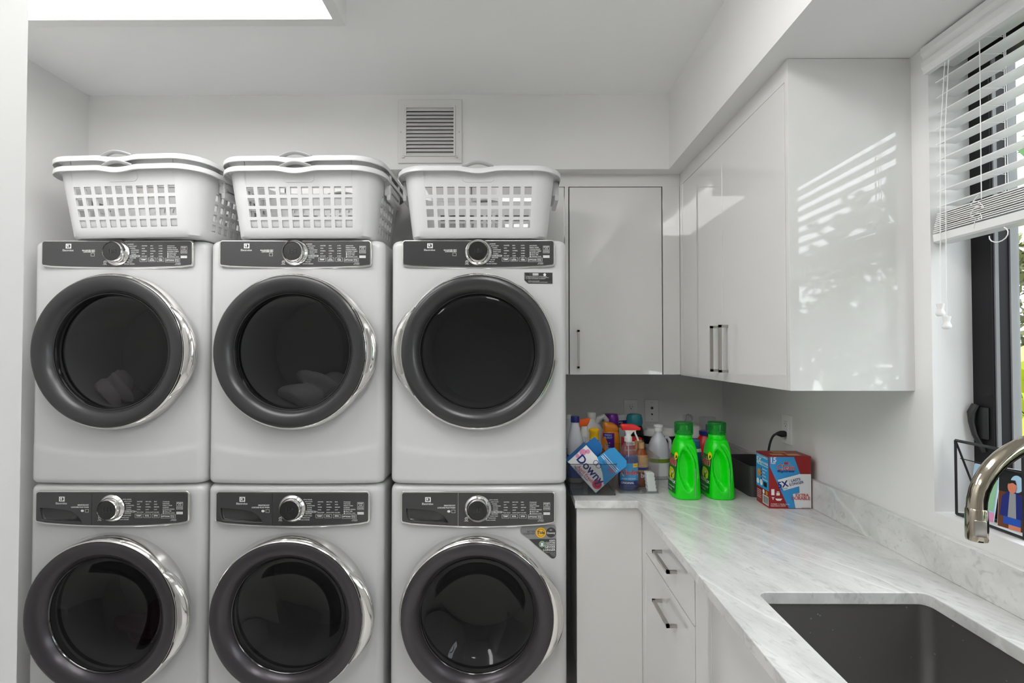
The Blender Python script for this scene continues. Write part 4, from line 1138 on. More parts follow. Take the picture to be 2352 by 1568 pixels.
b = B(); Mt = frame_of((-W2, 0, H2), (1, 0, 0), (0, 1, 0))
rect(b, w * 0.30, w * 0.62, D2 * 0.55, D2 * 0.90, Mt, 0, 2); rect(b, w * 0.12, w * 0.42, D2 * 0.12, D2 * 0.42, Mt, 0, 2); rect(b, w * 0.50, w * 0.80, D2 * 0.10, D2 * 0.40, Mt, 0, 2)
text(b, 'ERASE', w * 0.46, D2 * 0.72, 0.013, Mt, 1, layer=3)
obj('printed_top', b, ['ink_tan', 'ink_crimson'], t, recalc=False)

# ------------------------------------------------------------------ green detergent jugs
def make_detergent(label, x, y):
    t = thing('detergent_jug', label, 'detergent', (x, y, ZT + 0.0003), 0, 'green detergent jugs')
    hx0, hy0 = 0.0520, 0.070
    levels = [(0.0, 0.93, 0.95), (0.004, 0.985, 0.99), (0.012, 1.0, 1.0), (0.04, 0.99, 0.99), (0.08, 0.95, 0.95), (0.12, 0.89, 0.90), (0.16, 0.82, 0.82), (0.185, 0.77, 0.74), (0.205, 0.68, 0.62), (0.218, 0.58, 0.48)]
    zs = []
    for (a_, b_) in zip(levels, levels[1:]):
        n_ = max(1, int((b_[0] - a_[0]) / 0.004))
        for k in range(n_):
            u = k / n_; zs.append(tuple(a_[i] + (b_[i] - a_[i]) * u for i in range(3)))
    zs.append(levels[-1])
    b = B(); rings = []
    NS = 120
    for (z, fx_, fy2) in zs:
        ring = []
        for k in range(NS):
            a = 2 * PI * k / NS; c, s = math.cos(a), math.sin(a); e = 3.2
            f = (abs(c) ** e + abs(s) ** e) ** (-1 / e)
            xx, yy = hx0 * fx_ * c * f, hy0 * fy2 * s * f
            if s < -0.2 or c > 0.3:
                # grip: an upright bar at the front right with a scooped hollow left of it
                u = (xx / hx0)                                   # -1 .. 1 across the end facing the room
                zz = (z - 0.115) / 0.088
                if s < 0:
                    rr = ((u + 0.02) / 0.74) ** 2 + zz ** 2
                    hol = max(0.0, min(1.0, 1.6 * (1 - rr))); hol = hol * hol * (3 - 2 * hol)
                    bar_c = 0.36 - 0.75 * max(0.0, zz) ** 2.2
                    bar = math.exp(-((u - bar_c) / 0.25) ** 2)
                    yy += 0.030 * hol * (1 - bar) * min(1.0, -s * 1.6)
                    yy -= 0.006 * bar * max(0.0, 1 - zz * zz)
            ring.append((xx, yy, z))
        rings.append(ring)
    loft(b, rings)
    lathe(b, [(0.030, 0.214), (0.0315, 0.222), (0.0315, 0.234), (0.029, 0.236)], 40)
    body = obj('bottle_body', b, 'detergent_green', t, 55)
    b = B(); tube(b, [(0.0187, -0.0690, 0.118), (0.0187, -0.0712, 0.09), (0.0187, -0.0716, 0.06), (0.0187, -0.0708, 0.03), (0.0187, -0.0700, 0.012)], 0.0012, 6); obj('level_window', b, 'ink_grey', t)
    b = B(); lathe(b, [(0.0345, 0.236), (0.0345, 0.278), (0.033, 0.281), (0.0, 0.282)], 40, cap0=False); obj('cap', b, 'green_cap_plastic', t, 40)
    b = B(); lathe(b, [(0.026, 0.234), (0.026, 0.245), (0.016, 0.250), (0.013, 0.268), (0.0, 0.266)], 28, sx=1.0, sy=0.8); obj('spout', b, 'detergent_green', t, 40)
    # label on the side that faces the machines
    b = B()
    def warp(co):
        # co.x runs towards the camera along the flank, co.y up
        yy = 0.062 - co.x; z = co.y
        q = [l for l in levels if l[0] <= z][-1]; nx_ = [l for l in levels if l[0] > z]
        fx_, fy_2 = q[1], q[2]
        if nx_:
            u = (z - q[0]) / (nx_[0][0] - q[0]); fx_ = q[1] + (nx_[0][1] - q[1]) * u; fy_2 = q[2] + (nx_[0][2] - q[2]) * u
        e = 3.2
        v = min(0.98, abs(yy) / (hy0 * fy_2)); xx = hx0 * fx_ * (1 - v ** e) ** (1 / e)
        return Vector((-xx - co.z - 0.0006, yy, z))
    def gridrect(x0, x1, y0, y1, mi, layer, n=10, m_=8):
        for i in range(n):
            for j in range(m_):
                a0, a1 = x0 + (x1 - x0) * i / n, x0 + (x1 - x0) * (i + 1) / n
                c0, c1 = y0 + (y1 - y0) * j / m_, y0 + (y1 - y0) * (j + 1) / m_
                rect(b, a0, a1, c0, c1, None, mi, layer, warp)
    gridrect(0.006, 0.108, 0.018, 0.160, 0, 1, 16, 10)
    gridrect(0.006, 0.108, 0.018, 0.075, 1, 2, 16, 4)
    disc(b, 0.070, 0.088, 0.028, None, 2, 3, ry=0.022, warp=warp); disc(b, 0.058, 0.098, 0.013, None, 3, 4, warp=warp); disc(b, 0.088, 0.080, 0.010, None, 3, 4, warp=warp); disc(b, 0.078, 0.094, 0.006, None, 4, 5, warp=warp)
    text(b, 'Gain', 0.060, 0.135, 0.046, None, 4, bold=0.04, layer=4, warp=warp); text(b, 'Gain', 0.060, 0.135, 0.046, None, 5, bold=0.02, layer=5, warp=warp)
    disc(b, 0.096, 0.158, 0.011, None, 2, 3, ry=0.014, warp=warp)
    text(b, 'ORIGINAL', 0.058, 0.062, 0.014, None, 4, layer=4, warp=warp); text(b, '2X', 0.098, 0.060, 0.014, None, 4, layer=4, warp=warp, bold=0.03); text(b, 'ULTRA CONCENTRATED', 0.060, 0.040, 0.0075, None, 4, layer=4, warp=warp); text(b, '64 LOADS', 0.060, 0.028, 0.010, None, 4, layer=4, warp=warp)
    obj('label', b, ['label_green', 'label_green', 'ink_yellow', 'ink_lime', 'ink_white', 'ink_red'], t, recalc=False)
    return t
g1 = make_detergent('green detergent jug next to the clear bin, first of the two alike', 0.653, 1.993)
g2 = copy_thing(g1, 'green detergent jug nearer the charcoal bin, with the red bottle behind it', (0.7805, 1.993, ZT + 0.0003))

# ------------------------------------------------------------------ bottles
def bottle(name, label, cat, loc, prof, mname, cap=None, cap_m=None, sx=1.0, sy=1.0, n=2.0, rz=0.0, seg=36):
    t = thing(name, label, cat, loc, rz)
    b = B(); lathe(b, prof, seg, sx=sx, sy=sy, n=n); obj('bottle_body', b, mname, t, 50)
    if cap:
        b = B(); lathe(b, cap, 28); obj('cap', b, cap_m, t, 40)
    return t
def band(parent, prof, mname, sx=1.0, sy=1.0, n=2.0, a0=0.0, a1=2 * PI, name='label'):
    b = B(); lathe(b, prof, 48, sx=sx, sy=sy, n=n, a0=a0, a1=a1, cap0=False, cap1=False); return obj(name, b, mname, parent, 50)
def wrap(r, sx=1.0, sy=1.0):
    """text wrapped round an upright bottle; x = arc from the front, y = height"""
    def f(co):
        a = -PI / 2 + co.x / r
        q = r + co.z + 0.0004
        return Vector((q * sx * math.cos(a), q * sy * math.sin(a), co.y))
    return f
def trigger(parent, z, m_head, m_neck, s=1.0, dirx=1):
    b = B(); lathe(b, [(0.016 * s, z), (0.016 * s, z + 0.018 * s), (0.0125 * s, z + 0.021 * s), (0.011 * s, z + 0.034 * s)], 24)
    # shroud below the head
    loft(b, [[(dirx * (x + o_) * s, y * s, z + zz * s) for x, y in rrect(wd, dp, 0.005, 3)] for zz, wd, dp, o_ in ((0.028, 0.022, 0.018, 0.0), (0.040, 0.034, 0.020, 0.004), (0.050, 0.062, 0.021, 0.012))])
    nk = obj('spray_neck', b, m_neck, parent, 40)
    b = B(); loft(b, [[(dirx * (x + o_) * s, y * s, z + zz * s) for x, y in rrect(wd, dp, 0.006, 3)] for zz, wd, dp, o_ in ((0.047, 0.074, 0.023, 0.012), (0.056, 0.080, 0.024, 0.010), (0.066, 0.066, 0.022, 0.000), (0.071, 0.046, 0.016, -0.006))])
    obj('spray_head', b, m_head, parent, 40)
    b = B(); loft(b, [[(dirx * (x + o_) * s, y * s, z + zz * s) for x, y in rrect(0.007, 0.014, 0.002, 2)] for zz, o_ in ((0.050, 0.026), (0.034, 0.028), (0.016, 0.036), (0.004, 0.040))]); obj('spray_trigger', b, m_neck, parent, 40)
    return nk
# window cleaner in the clear bin
t = thing('spray_bottle', 'clear spray bottle of blue window cleaner with red and white trigger, in the clear bin', 'spray bottle', (0.456, 2.072, ZT + 0.003))
PW = [(0.036, 0.0), (0.0395, 0.004), (0.041, 0.02), (0.041, 0.11), (0.038, 0.135), (0.030, 0.160), (0.021, 0.178), (0.0155, 0.186), (0.0145, 0.196)]
b = B(); lathe(b, PW, 40, sx=1.0, sy=0.72); obj('bottle_body', b, 'clear_plastic', t, 50)
b = B(); lathe(b, [(0.034, 0.002), (0.0385, 0.006), (0.0395, 0.02), (0.0395, 0.11), (0.0375, 0.130)], 40, sx=1.0, sy=0.70); obj('liquid', b, 'window_cleaner', t, 50)
b = B(); tube(b, [(0, 0, 0.01), (0.002, 0, 0.1), (0, 0, 0.2)], 0.002, 8); obj('dip_tube', b, 'milky_plastic', t)
trigger(t, 0.190, 'trigger_red', 'jug_white', 0.98, 1)
b = B(); wp = wrap(0.0413, 1.0, 0.725)
def warp_rect(b, x0, x1, y0, y1, mi, layer, w_, n=14):
    for i in range(n):
        rect(b, x0 + (x1 - x0) * i / n, x0 + (x1 - x0) * (i + 1) / n, y0, y1, None, mi, layer, w_)
warp_rect(b, -0.044, 0.040, 0.022, 0.108, 0, 1, wp)
warp_rect(b, -0.044, 0.040, 0.022, 0.040, 1, 2, wp)
disc(b, -0.004, 0.068, 0.030, None, 2, 2, ry=0.018, warp=wp); warp_rect(b, 0.012, 0.038, 0.092, 0.107, 3, 3, wp, 6)
text(b, 'Windex', -0.004, 0.072, 0.0285, None, 5, bold=0.035, layer=4, warp=wp, width=0.92); text(b, 'Windex', -0.004, 0.072, 0.0285, None, 4, bold=0.02, layer=5, warp=wp, width=0.92)
text(b, 'ORIGINAL', -0.010, 0.031, 0.0115, None, 5, bold=0.02, layer=4, warp=wp); text(b, 'STREAK-FREE SHINE', -0.004, 0.047, 0.0065, None, 5, layer=4, warp=wp); text(b, 'VALUE', 0.025, 0.0995, 0.008, None, 4, layer=5, warp=wp)
obj('label', b, ['ink_sky', 'ink_navy', 'ink_lightblue', 'ink_yellow', 'ink_red', 'ink_white'], t, recalc=False)
# amber cleaner bottle beside it
t = bottle('cleaner_bottle', 'amber brown bottle with tan and navy label, right of the blue window cleaner', 'bottle', (0.520, 2.125, ZT + 0.003), [(0.024, 0), (0.028, 0.004), (0.029, 0.02), (0.029, 0.11), (0.026, 0.13), (0.014, 0.150), (0.012, 0.155)], 'bottle_amber', [(0.0135, 0.153), (0.0135, 0.176), (0, 0.177)], 'ink_tan', sx=1.0, sy=0.8)
b = B(); wp = wrap(0.0292, 1.0, 0.81)
warp_rect(b, -0.034, 0.034, 0.060, 0.128, 0, 1, wrap(0.0285, 1.0, 0.81)); warp_rect(b, -0.034, 0.034, 0.068, 0.078, 1, 2, wp); text(b, 'bq', 0.006, 0.046, 0.026, None, 2, bold=0.03, layer=2, warp=wp)
obj('label', b, ['ink_tan', 'ink_navy', 'ink_white'], t, recalc=False)
# red and tan carton behind them
t = thing('cleaner_carton', 'red carton with tan side standing at the back of the clear bin', 'box', (0.510, 2.255, ZT + 0.003), math.radians(14))
b = B(); box(b, -0.038, 0.038, -0.024, 0.024, 0, 0.176, 0, bev=0.001); obj('carton_body', b, 'ink_red', t)
b = B(); Mx = Matrix.Translation((-0.038, -0.024, 0)) @ FRONT; rect(b, 0.044, 0.075, 0.06, 0.168, Mx, 0, 2); rect(b, 0.002, 0.042, 0.145, 0.162, Mx, 1, 2); text(b, 'POLISH', 0.022, 0.153, 0.0105, Mx, 2, layer=3); text(b, 'WOOD CARE', 0.022, 0.125, 0.0075, Mx, 1, layer=3)
obj('printed_front', b, ['ink_tan', 'ink_white', 'ink_red'], t, recalc=False)
# white scrub pads stack
b = B()
pts = []
n = 5
for k in range(n):
    z0 = k * 0.0150; off = 0.004 * (n - 1 - k) * 0.9
    pts += [(0.017 - k * 0.0022 + 0.003, z0 + 0.001), (0.021 - k * 0.0022, z0 + 0.0045), (0.021 - k * 0.0022, z0 + 0.0115), (0.017 - k * 0.0022, z0 + 0.0148)]
left = [(-x - 0.000, z) for x, z in reversed(pts)]
left = [(-0.012 - 0.003 * (i % 2) - 0.10 * (z), z) for i, (x, z) in enumerate(left)]
me = plate_mesh(pts + left, (), 0.032, 0.002); me.transform(Matrix.Translation((0, 0.016, 0)) @ FRONT)
add_mesh(b, me, Matrix.Identity(4))
o = obj('scrub_pad', b, 'foam_white', None, 40); o.location = (0.536, 2.042, ZT + 0.0033); tag(o, 'white scalloped foam scrub block in front corner of the clear bin', 'sponge')
b = B(); tube(b, [(0.011 * math.cos(2 * PI * k / 16), 0.011 * math.sin(2 * PI * k / 16), 0.0015) for k in range(17)], 0.001, 6); box(b, 0.010, 0.046, -0.003, 0.003, 0.0005, 0.0025, bev=0.0008); box(b, -0.010, 0.03, 0.008, 0.014, 0.0005, 0.0025, bev=0.0008)
o = obj('key_ring', b, 'nickel'); o.location = (0.495, 2.030, ZT + 0.0031); o.rotation_euler = (0, 0, 0.5); tag(o, 'small metal keys lying on the floor of the clear bin', 'keys')
# bottles in and behind the smoky bin
t = bottle('bleach_jug', 'translucent white jug with navy blue cap, tight beside the dryer', 'bottle', (0.2575, 2.195, ZT + 0.003), [(0.030, 0), (0.034, 0.006), (0.034, 0.15), (0.030, 0.19), (0.020, 0.225), (0.016, 0.245), (0.0155, 0.255)], 'milky_plastic', [(0.0185, 0.250), (0.0185, 0.272), (0.017, 0.275), (0, 0.275)], 'cap_navy', n=2.6)
b = B(); tube(b, [(0.030, -0.012, 0.105), (0.040, -0.015, 0.12), (0.041, -0.015, 0.16), (0.033, -0.012, 0.19)], 0.006, 10); obj('handle', b, 'milky_plastic', t)
band(t, [(0.0345, 0.02), (0.0345, 0.115)], 'ink_blue', n=2.6)
t = bottle('spray_bottle', 'white spray bottle with bright orange trigger head in the smoky bin', 'spray bottle', (0.303, 2.245, ZT + 0.003), [(0.026, 0), (0.030, 0.005), (0.030, 0.12), (0.026, 0.15), (0.0165, 0.172), (0.0155, 0.182)], 'jug_white', sy=0.8)
b = B(); lathe(b, [(0.0175, 0.178), (0.0175, 0.200), (0.0145, 0.206), (0.0135, 0.226)], 24); obj('spray_neck', b, 'foam_white', t, 40)
b = B(); loft(b, [[(x * w_ + o_, y, z) for x, y in rrect(1.0, 0.022, 0.004, 3)] for z, w_, o_ in ()] or [[(-0.024, -0.010, 0.222), (0.012, -0.011, 0.228), (0.012, 0.011, 0.228), (-0.024, 0.010, 0.222)], [(-0.028, -0.011, 0.234), (0.022, -0.012, 0.246), (0.022, 0.012, 0.246), (-0.028, 0.011, 0.234)], [(-0.020, -0.009, 0.254), (0.026, -0.010, 0.262), (0.026, 0.010, 0.262), (-0.020, 0.009, 0.254)]])
bmesh.ops.bevel(b, geom=b.edges[:], offset=0.003, segments=2, affect='EDGES'); obj('spray_head', b, 'cap_orange', t, 50)
t = bottle('polish_bottle', 'blue and yellow bottle with yellow flip cap behind the tilted carton', 'bottle', (0.331, 2.150, ZT + 0.003), [(0.022, 0), (0.0265, 0.005), (0.0265, 0.12), (0.0245, 0.150), (0.0195, 0.178), (0.0185, 0.188)], 'can_blue', [(0.0195, 0.184), (0.0195, 0.212), (0.0225, 0.216), (0.0225, 0.226), (0.012, 0.231), (0, 0.232)], 'cap_yellow', sy=0.85)
b = B(); warp_rect(b, -0.030, 0.0, 0.05, 0.150, 0, 1, wrap(0.0266, 1.0, 0.855)); warp_rect(b, -0.026, -0.004, 0.10, 0.135, 1, 2, wrap(0.0266, 1.0, 0.855)); obj('label', b, ['ink_yellow', 'ink_olive'], t, recalc=False)
t = bottle('detergent_jug', 'large white handled jug with white cap behind the bins, against the back wall', 'bottle', (0.375, 2.505, ZT + 0.0003), [(0.055, 0), (0.060, 0.006), (0.060, 0.13), (0.055, 0.17), (0.038, 0.20), (0.021, 0.218), (0.0195, 0.232)], 'jug_white', [(0.0205, 0.230), (0.0205, 0.254), (0.019, 0.2565), (0, 0.2575)], 'foam_white', n=2.6, sy=0.75)
b = B(); tube(b, [(0.020, -0.01, 0.205), (0.035, -0.015, 0.232), (0.055, -0.015, 0.240), (0.070, -0.012, 0.222), (0.066, -0.008, 0.185), (0.056, -0.005, 0.160)], 0.0125, 12, rs=[0.012, 0.014, 0.014, 0.0125, 0.012, 0.012]); obj('handle', b, 'jug_white', t)
bottle('clear_bottle', 'small translucent bottle half hidden between dryer and back wall', 'bottle', (0.262, 2.50, ZT + 0.0003), [(0.026, 0), (0.028, 0.004), (0.028, 0.17), (0.012, 0.205), (0.011, 0.23)], 'milky_plastic', [(0.012, 0.228), (0.012, 0.248), (0, 0.249)], 'foam_white')
bottle('cleaner_bottle', 'bottle with olive green screw cap beside the large white jug', 'bottle', (0.468, 2.600, ZT + 0.0003), [(0.026, 0), (0.029, 0.004), (0.029, 0.16), (0.022, 0.19), (0.018, 0.2)], 'label_green', [(0.025, 0.198), (0.025, 0.236), (0.022, 0.24), (0, 0.241)], 'cap_green')
t = bottle('cleaner_bottle', 'orange bottle with slanted orange head and purple label', 'bottle', (0.449, 2.415, ZT + 0.0003), [(0.038, 0), (0.043, 0.005), (0.043, 0.12), (0.041, 0.16), (0.036, 0.178), (0.030, 0.186)], 'bottle_orange', sy=0.72, n=2.6)
b = B(); loft(b, [[(x * q + o_, y * q, z) for x, y in rrect(0.070, 0.050, 0.014, 4)] for z, q, o_ in ((0.180, 0.96, 0.0), (0.196, 1.02, 0.0), (0.208, 0.92, -0.004))] + [[(x * 0.62 - 0.012, y * 0.62, 0.222 - 0.10 * (x * 0.62)) for x, y in rrect(0.070, 0.050, 0.014, 4)]]); obj('cap', b, 'bottle_orange', t, 50)
b = B(); wp = wrap(0.0432, 1.0, 0.735); warp_rect(b, -0.044, 0.012, 0.03, 0.176, 0, 1, wp); text(b, 'FRESH', -0.018, 0.166, 0.0125, None, 1, bold=0.02, layer=3, warp=wp); text(b, 'BURST', -0.016, 0.154, 0.0125, None, 1, bold=0.02, layer=3, warp=wp)
for k in range(4): text(b, ['cleans all', 'surfaces', 'with scent', 'of citrus'][k], -0.036, 0.13 - k * 0.011, 0.008, None, 1, 'LEFT', layer=3, warp=wp)
obj('label', b, ['ink_purple', 'ink_lightblue'], t, recalc=False)
bottle('scent_bead_bottle', 'bottle with wide shiny purple cap behind the orange bottle', 'bottle', (0.478, 2.530, ZT + 0.0003), [(0.030, 0), (0.034, 0.004), (0.034, 0.15), (0.031, 0.19), (0.030, 0.196)], 'ink_purple', [(0.033, 0.194), (0.0315, 0.225), (0.029, 0.243), (0.026, 0.247), (0, 0.2475)], 'cap_purple')
t = thing('wipes_carton', 'small white carton with blue and green print, leaning behind the purple cap', 'box', (0.5485, 2.602, ZT + 0.0003), 0)
b = B(); Mx = Matrix.Rotation(math.radians(-5), 4, 'Y'); box(b, -0.032, 0.032, -0.02, 0.02, 0.0, 0.232, 0, bev=0.001, Mx=Mx)
for v in b.verts: v.co.z += 0.0032
obj('carton_body', b, 'ink_white', t)
b = B(); Mf = Matrix.Translation((0, 0, 0.0032)) @ Mx @ Matrix.Translation((-0.032, -0.02, 0)) @ FRONT; rect(b, 0.002, 0.062, 0.185, 0.205, Mf, 0, 2); rect(b, 0.002, 0.062, 0.170, 0.185, Mf, 1, 2); text(b, 'WIPES', 0.025, 0.195, 0.012, Mf, 2, layer=3); obj('printed_front', b, ['ink_navy', 'ink_olive', 'ink_white'], t, recalc=False)
t = bottle('detergent_bottle', 'smoke-clear bottle with glossy teal cap and black label, behind the red carton', 'bottle', (0.578, 2.490, ZT + 0.0003), [(0.040, 0), (0.046, 0.006), (0.048, 0.06), (0.047, 0.14), (0.043, 0.175), (0.036, 0.195), (0.034, 0.202)], 'smoke_bottle', [(0.0365, 0.198), (0.039, 0.212), (0.038, 0.232), (0.033, 0.249), (0.020, 0.2525), (0.0, 0.251)], 'cap_teal', sy=0.8)
b = B(); lathe(b, [(0.036, 0.004), (0.043, 0.01), (0.0445, 0.10), (0.042, 0.15), (0.0, 0.15)], 32, sy=0.78); obj('liquid', b, 'ink_black', t, 50)
band(t, [(0.0482, 0.05), (0.0475, 0.14)], 'ink_black', sy=0.81, a0=-PI * 0.95, a1=-PI * 0.05)
b = B(); wp = wrap(0.0483, 1.0, 0.82); text(b, 'FRESH', 0.018, 0.125, 0.016, None, 0, layer=3, warp=wp, bold=0.01); text(b, '50', 0.020, 0.10, 0.022, None, 0, layer=3, warp=wp); obj('lettering', b, 'ink_lightblue', t, recalc=False)
# vinegar jug
t = bottle('vinegar_jug', 'translucent grey-white gallon jug with white cap and green-banded label', 'bottle', (0.633, 2.272, ZT + 0.0003), [(0.040, 0), (0.045, 0.005), (0.0455, 0.03), (0.0455, 0.115), (0.041, 0.145), (0.031, 0.170), (0.019, 0.188), (0.0155, 0.196), (0.0155, 0.206)], 'milky_plastic', [(0.0185, 0.203), (0.0185, 0.218), (0.0175, 0.220), (0.0205, 0.222), (0.0195, 0.230), (0, 0.234)], 'foam_white', n=2.3)
band(t, [(0.0460, 0.016), (0.0460, 0.088)], 'ink_white', n=2.3); band(t, [(0.0463, 0.072), (0.0463, 0.089)], 'ink_olive', n=2.3, name='label_band')
b = B(); tube(b, [(0.030, 0.012, 0.168), (0.043, 0.014, 0.175), (0.054, 0.012, 0.158), (0.052, 0.008, 0.128), (0.044, 0.005, 0.110)], 0.008, 10); obj('handle', b, 'milky_plastic', t)
for x, lab in ((0.677, 'white lidded tub with black band behind the gallon jug'), (0.763, 'white lidded tub with black band behind the first green jug')):
    t = bottle('plastic_tub', lab, 'tub', (x, 2.555, ZT + 0.0003), [(0.034, 0), (0.037, 0.004), (0.037, 0.142)], 'jug_white', [(0.0395, 0.140), (0.0395, 0.158), (0.036, 0.164), (0.03, 0.1645), (0.029, 0.176), (0, 0.177)], 'foam_white')
    band(t, [(0.0374, 0.10), (0.0374, 0.138)], 'ink_black')
# white boxed item with dark base
t = thing('white_carton', 'white carton with black lower edge behind the first green jug', 'box', (0.852, 2.53, ZT + 0.0003))
b = B(); box(b, -0.045, 0.045, -0.045, 0.045, 0.135, 0.193, 0, bev=0.002); obj('lid', b, 'foam_white', t)
b = B(); box(b, -0.043, 0.043, -0.043, 0.043, 0.0, 0.134, 0, bev=0.002); obj('carton_body', b, 'ink_black', t)
b, _ = crumple('plastic_wrap', '', (0.850, 2.525, ZT + 0.193 + 0.030), (0.019, 0.018, 0.022), '', '', 11)
for v in b.verts:
    v.co += Vector((random.uniform(-1, 1), random.uniform(-1, 1), random.uniform(-0.8, 1))) * 0.0035
tag(obj('plastic_wrap', b, 'clear_plastic', None, 10), 'crumpled clear plastic wrap lying on the white carton', 'plastic wrap')
# red bottle with clear dosing cup
t = bottle('detergent_bottle', 'red bottle with navy collar and clear dosing cup, behind the second green jug', 'bottle', (0.866, 2.320, ZT + 0.0003), [(0.036, 0), (0.042, 0.005), (0.044, 0.04), (0.050, 0.10), (0.051, 0.13), (0.044, 0.160), (0.034, 0.176), (0.032, 0.186)], 'bottle_red', [(0.036, 0.180), (0.036, 0.196), (0.028, 0.199), (0.0, 0.199)], 'cap_navy', sy=0.75)
b = B(); lathe(b, [(0.014, 0.198), (0.013, 0.226), (0.0, 0.224)], 20, c=(0.006, 0, 0)); obj('spout', b, 'cap_navy', t)
b = B(); lathe(b, [(0.0345, 0.197), (0.037, 0.256), (0.036, 0.2575), (0.0, 0.2575)], 32, cap0=False); obj('dosing_cup', b, 'clear_plastic', t)
t = bottle('shampoo_bottle', 'teal bottle with white ring between the two green jugs', 'bottle', (0.7335, 2.110, ZT + 0.0003), [(0.026, 0), (0.030, 0.005), (0.031, 0.10), (0.028, 0.145), (0.024, 0.155)], 'bottle_teal', [(0.0245, 0.160), (0.0235, 0.190), (0.018, 0.194), (0, 0.195)], 'can_blue')
band(t, [(0.0285, 0.147), (0.0255, 0.160)], 'ink_white', name='neck_ring')

# ------------------------------------------------------------------ window, blind
XG = 1.173
w = B()
# outer frame in the reveal
XF = 1.238
for (y0, y1, z0, z1) in ((WY1 - 0.055, WY1, WZ0, WZ1 - 0.001), (WY0, WY0 + 0.055, WZ0, WZ1 - 0.001), (WY0 + 0.055, WY1 - 0.055, WZ0, WZ0 + 0.05), (WY0 + 0.055, WY1 - 0.055, WZ1 - 0.06, WZ1 - 0.001)):
    box(w, XG, XF, y0, y1, z0, z1)
win = struct('window_1', w, 'window_black')
YJ = WY1 - 0.055
for nm, x0, x1, m_ in (('track', XG + 0.006, XG + 0.015, 'window_grey'), ('screen_frame', XG + 0.044, XF, 'screen_grey')):
    w = B(); box(w, x0, x1, YJ - 0.004, YJ + 0.001, WZ0 + 0.05, WZ1 - 0.06); box(w, x0, x1, WY0 + 0.054, WY0 + 0.059, WZ0 + 0.05, WZ1 - 0.06); obj(nm, w, m_, win)
w = B(); box(w, XG + 0.012, XG + 0.05, 0.50, 0.55, WZ0 + 0.05, WZ1 - 0.06); box(w, XG + 0.012, XG + 0.05, WY0 + 0.059, WY0 + 0.09, WZ0 + 0.05, WZ1 - 0.06)
box(w, XG + 0.012, XG + 0.042, WY0 + 0.09, YJ - 0.004, WZ0 + 0.05, WZ0 + 0.085); obj('sash', w, 'window_black', win)
w = B(); box(w, XF - 0.006, XF - 0.002, WY0 + 0.06, YJ - 0.005, WZ0 + 0.05, WZ1 - 0.06); obj('pane', w, 'pane_glass', win)
# lever latch
w = B(); hx_ = XG - 0.012; hy_ = WY1 - 0.012
lev = [(hx_ + 0.004, hy_ - 0.004, 1.335), (hx_ - 0.004, hy_, 1.315), (hx_ - 0.004, hy_, 1.29), (hx_ + 0.0, hy_ - 0.004, 1.26), (hx_ + 0.006, hy_ - 0.014, 1.235), (hx_ + 0.010, hy_ - 0.020, 1.218)]
tube(w, lev, 0.007, 10, rs=[0.009, 0.0095, 0.007, 0.0065, 0.006, 0.005]); box(w, XG - 0.006, XG, WY1 - 0.045, WY1 - 0.008, 1.25, 1.33, bev=0.003)
obj('latch', w, 'rack_black', win)

t = thing('window_blind', 'white slatted blind hanging half raised in the window', 'blind', (1.078, WY1 - 0.012, WZ1 - 0.002))
yl = -(WY1 - 0.012 - WY0 - 0.012)          # far end, local
# moulded valance
b = B()
sec = [(-0.010, 0.0), (-0.024, -0.006), (-0.024, -0.022), (-0.018, -0.030), (-0.018, -0.036), (-0.022, -0.042), (-0.022, -0.058), (-0.017, -0.066), (-0.017, -0.074), (-0.004, -0.074), (-0.004, 0.0)]
loft(b, [[(x, 0.016, z) for x, z in sec], [(x, yl, z) for x, z in sec]]); obj('valance', b, 'blind_white', t, 30)
b = B(); box(b, 0.0, 0.052, yl, 0.0, -0.045, -0.004); obj('headrail', b, 'blind_white', t)
def slat_sec(z, dx=0.0, tilt=0.0, wd=0.050):
    return [(dx + wd * u, z + 0.0035 * (1 - (2 * u - 1) ** 2) + tilt * (u - 0.5) + h) for u, h in ((0, 0), (0.25, 0), (0.5, 0), (0.75, 0), (1, 0), (1, -0.0026), (0.75, -0.0026), (0.5, -0.0026), (0.25, -0.0026), (0, -0.0026))]
b = B(); Z0 = WZ1 - 0.002
zs_ = [2.200 - 0.0400 * k - Z0 for k in range(10)]
for z in zs_:
    s_ = slat_sec(z, 0.0, 0.004); loft(b, [[(x, 0.0, zz) for x, zz in s_], [(x, yl, zz) for x, zz in s_]])
obj('slat_panel', b, 'blind_white', t, 40)
b = B(); rnd = random.Random(3)
for k in range(10):
    z = 1.820 - 0.0053 * k - Z0
    s_ = slat_sec(z, -0.0012 * k + rnd.uniform(-0.001, 0.001), 0.0)
    loft(b, [[(x, 0.0, zz) for x, zz in s_], [(x, yl, zz) for x, zz in s_]])
obj('slat_stack', b, 'blind_white', t, 40)
b = B(); loft(b, [[(x - 0.012, y, z + 0.006) for x, z in ((0.0, 1.760 - Z0), (0.002, 1.742 - Z0), (0.008, 1.738 - Z0), (0.046, 1.738 - Z0), (0.05, 1.744 - Z0), (0.05, 1.760 - Z0))] for y in (0.0, yl)]); obj('bottom_rail', b, 'blind_white', t, 30)
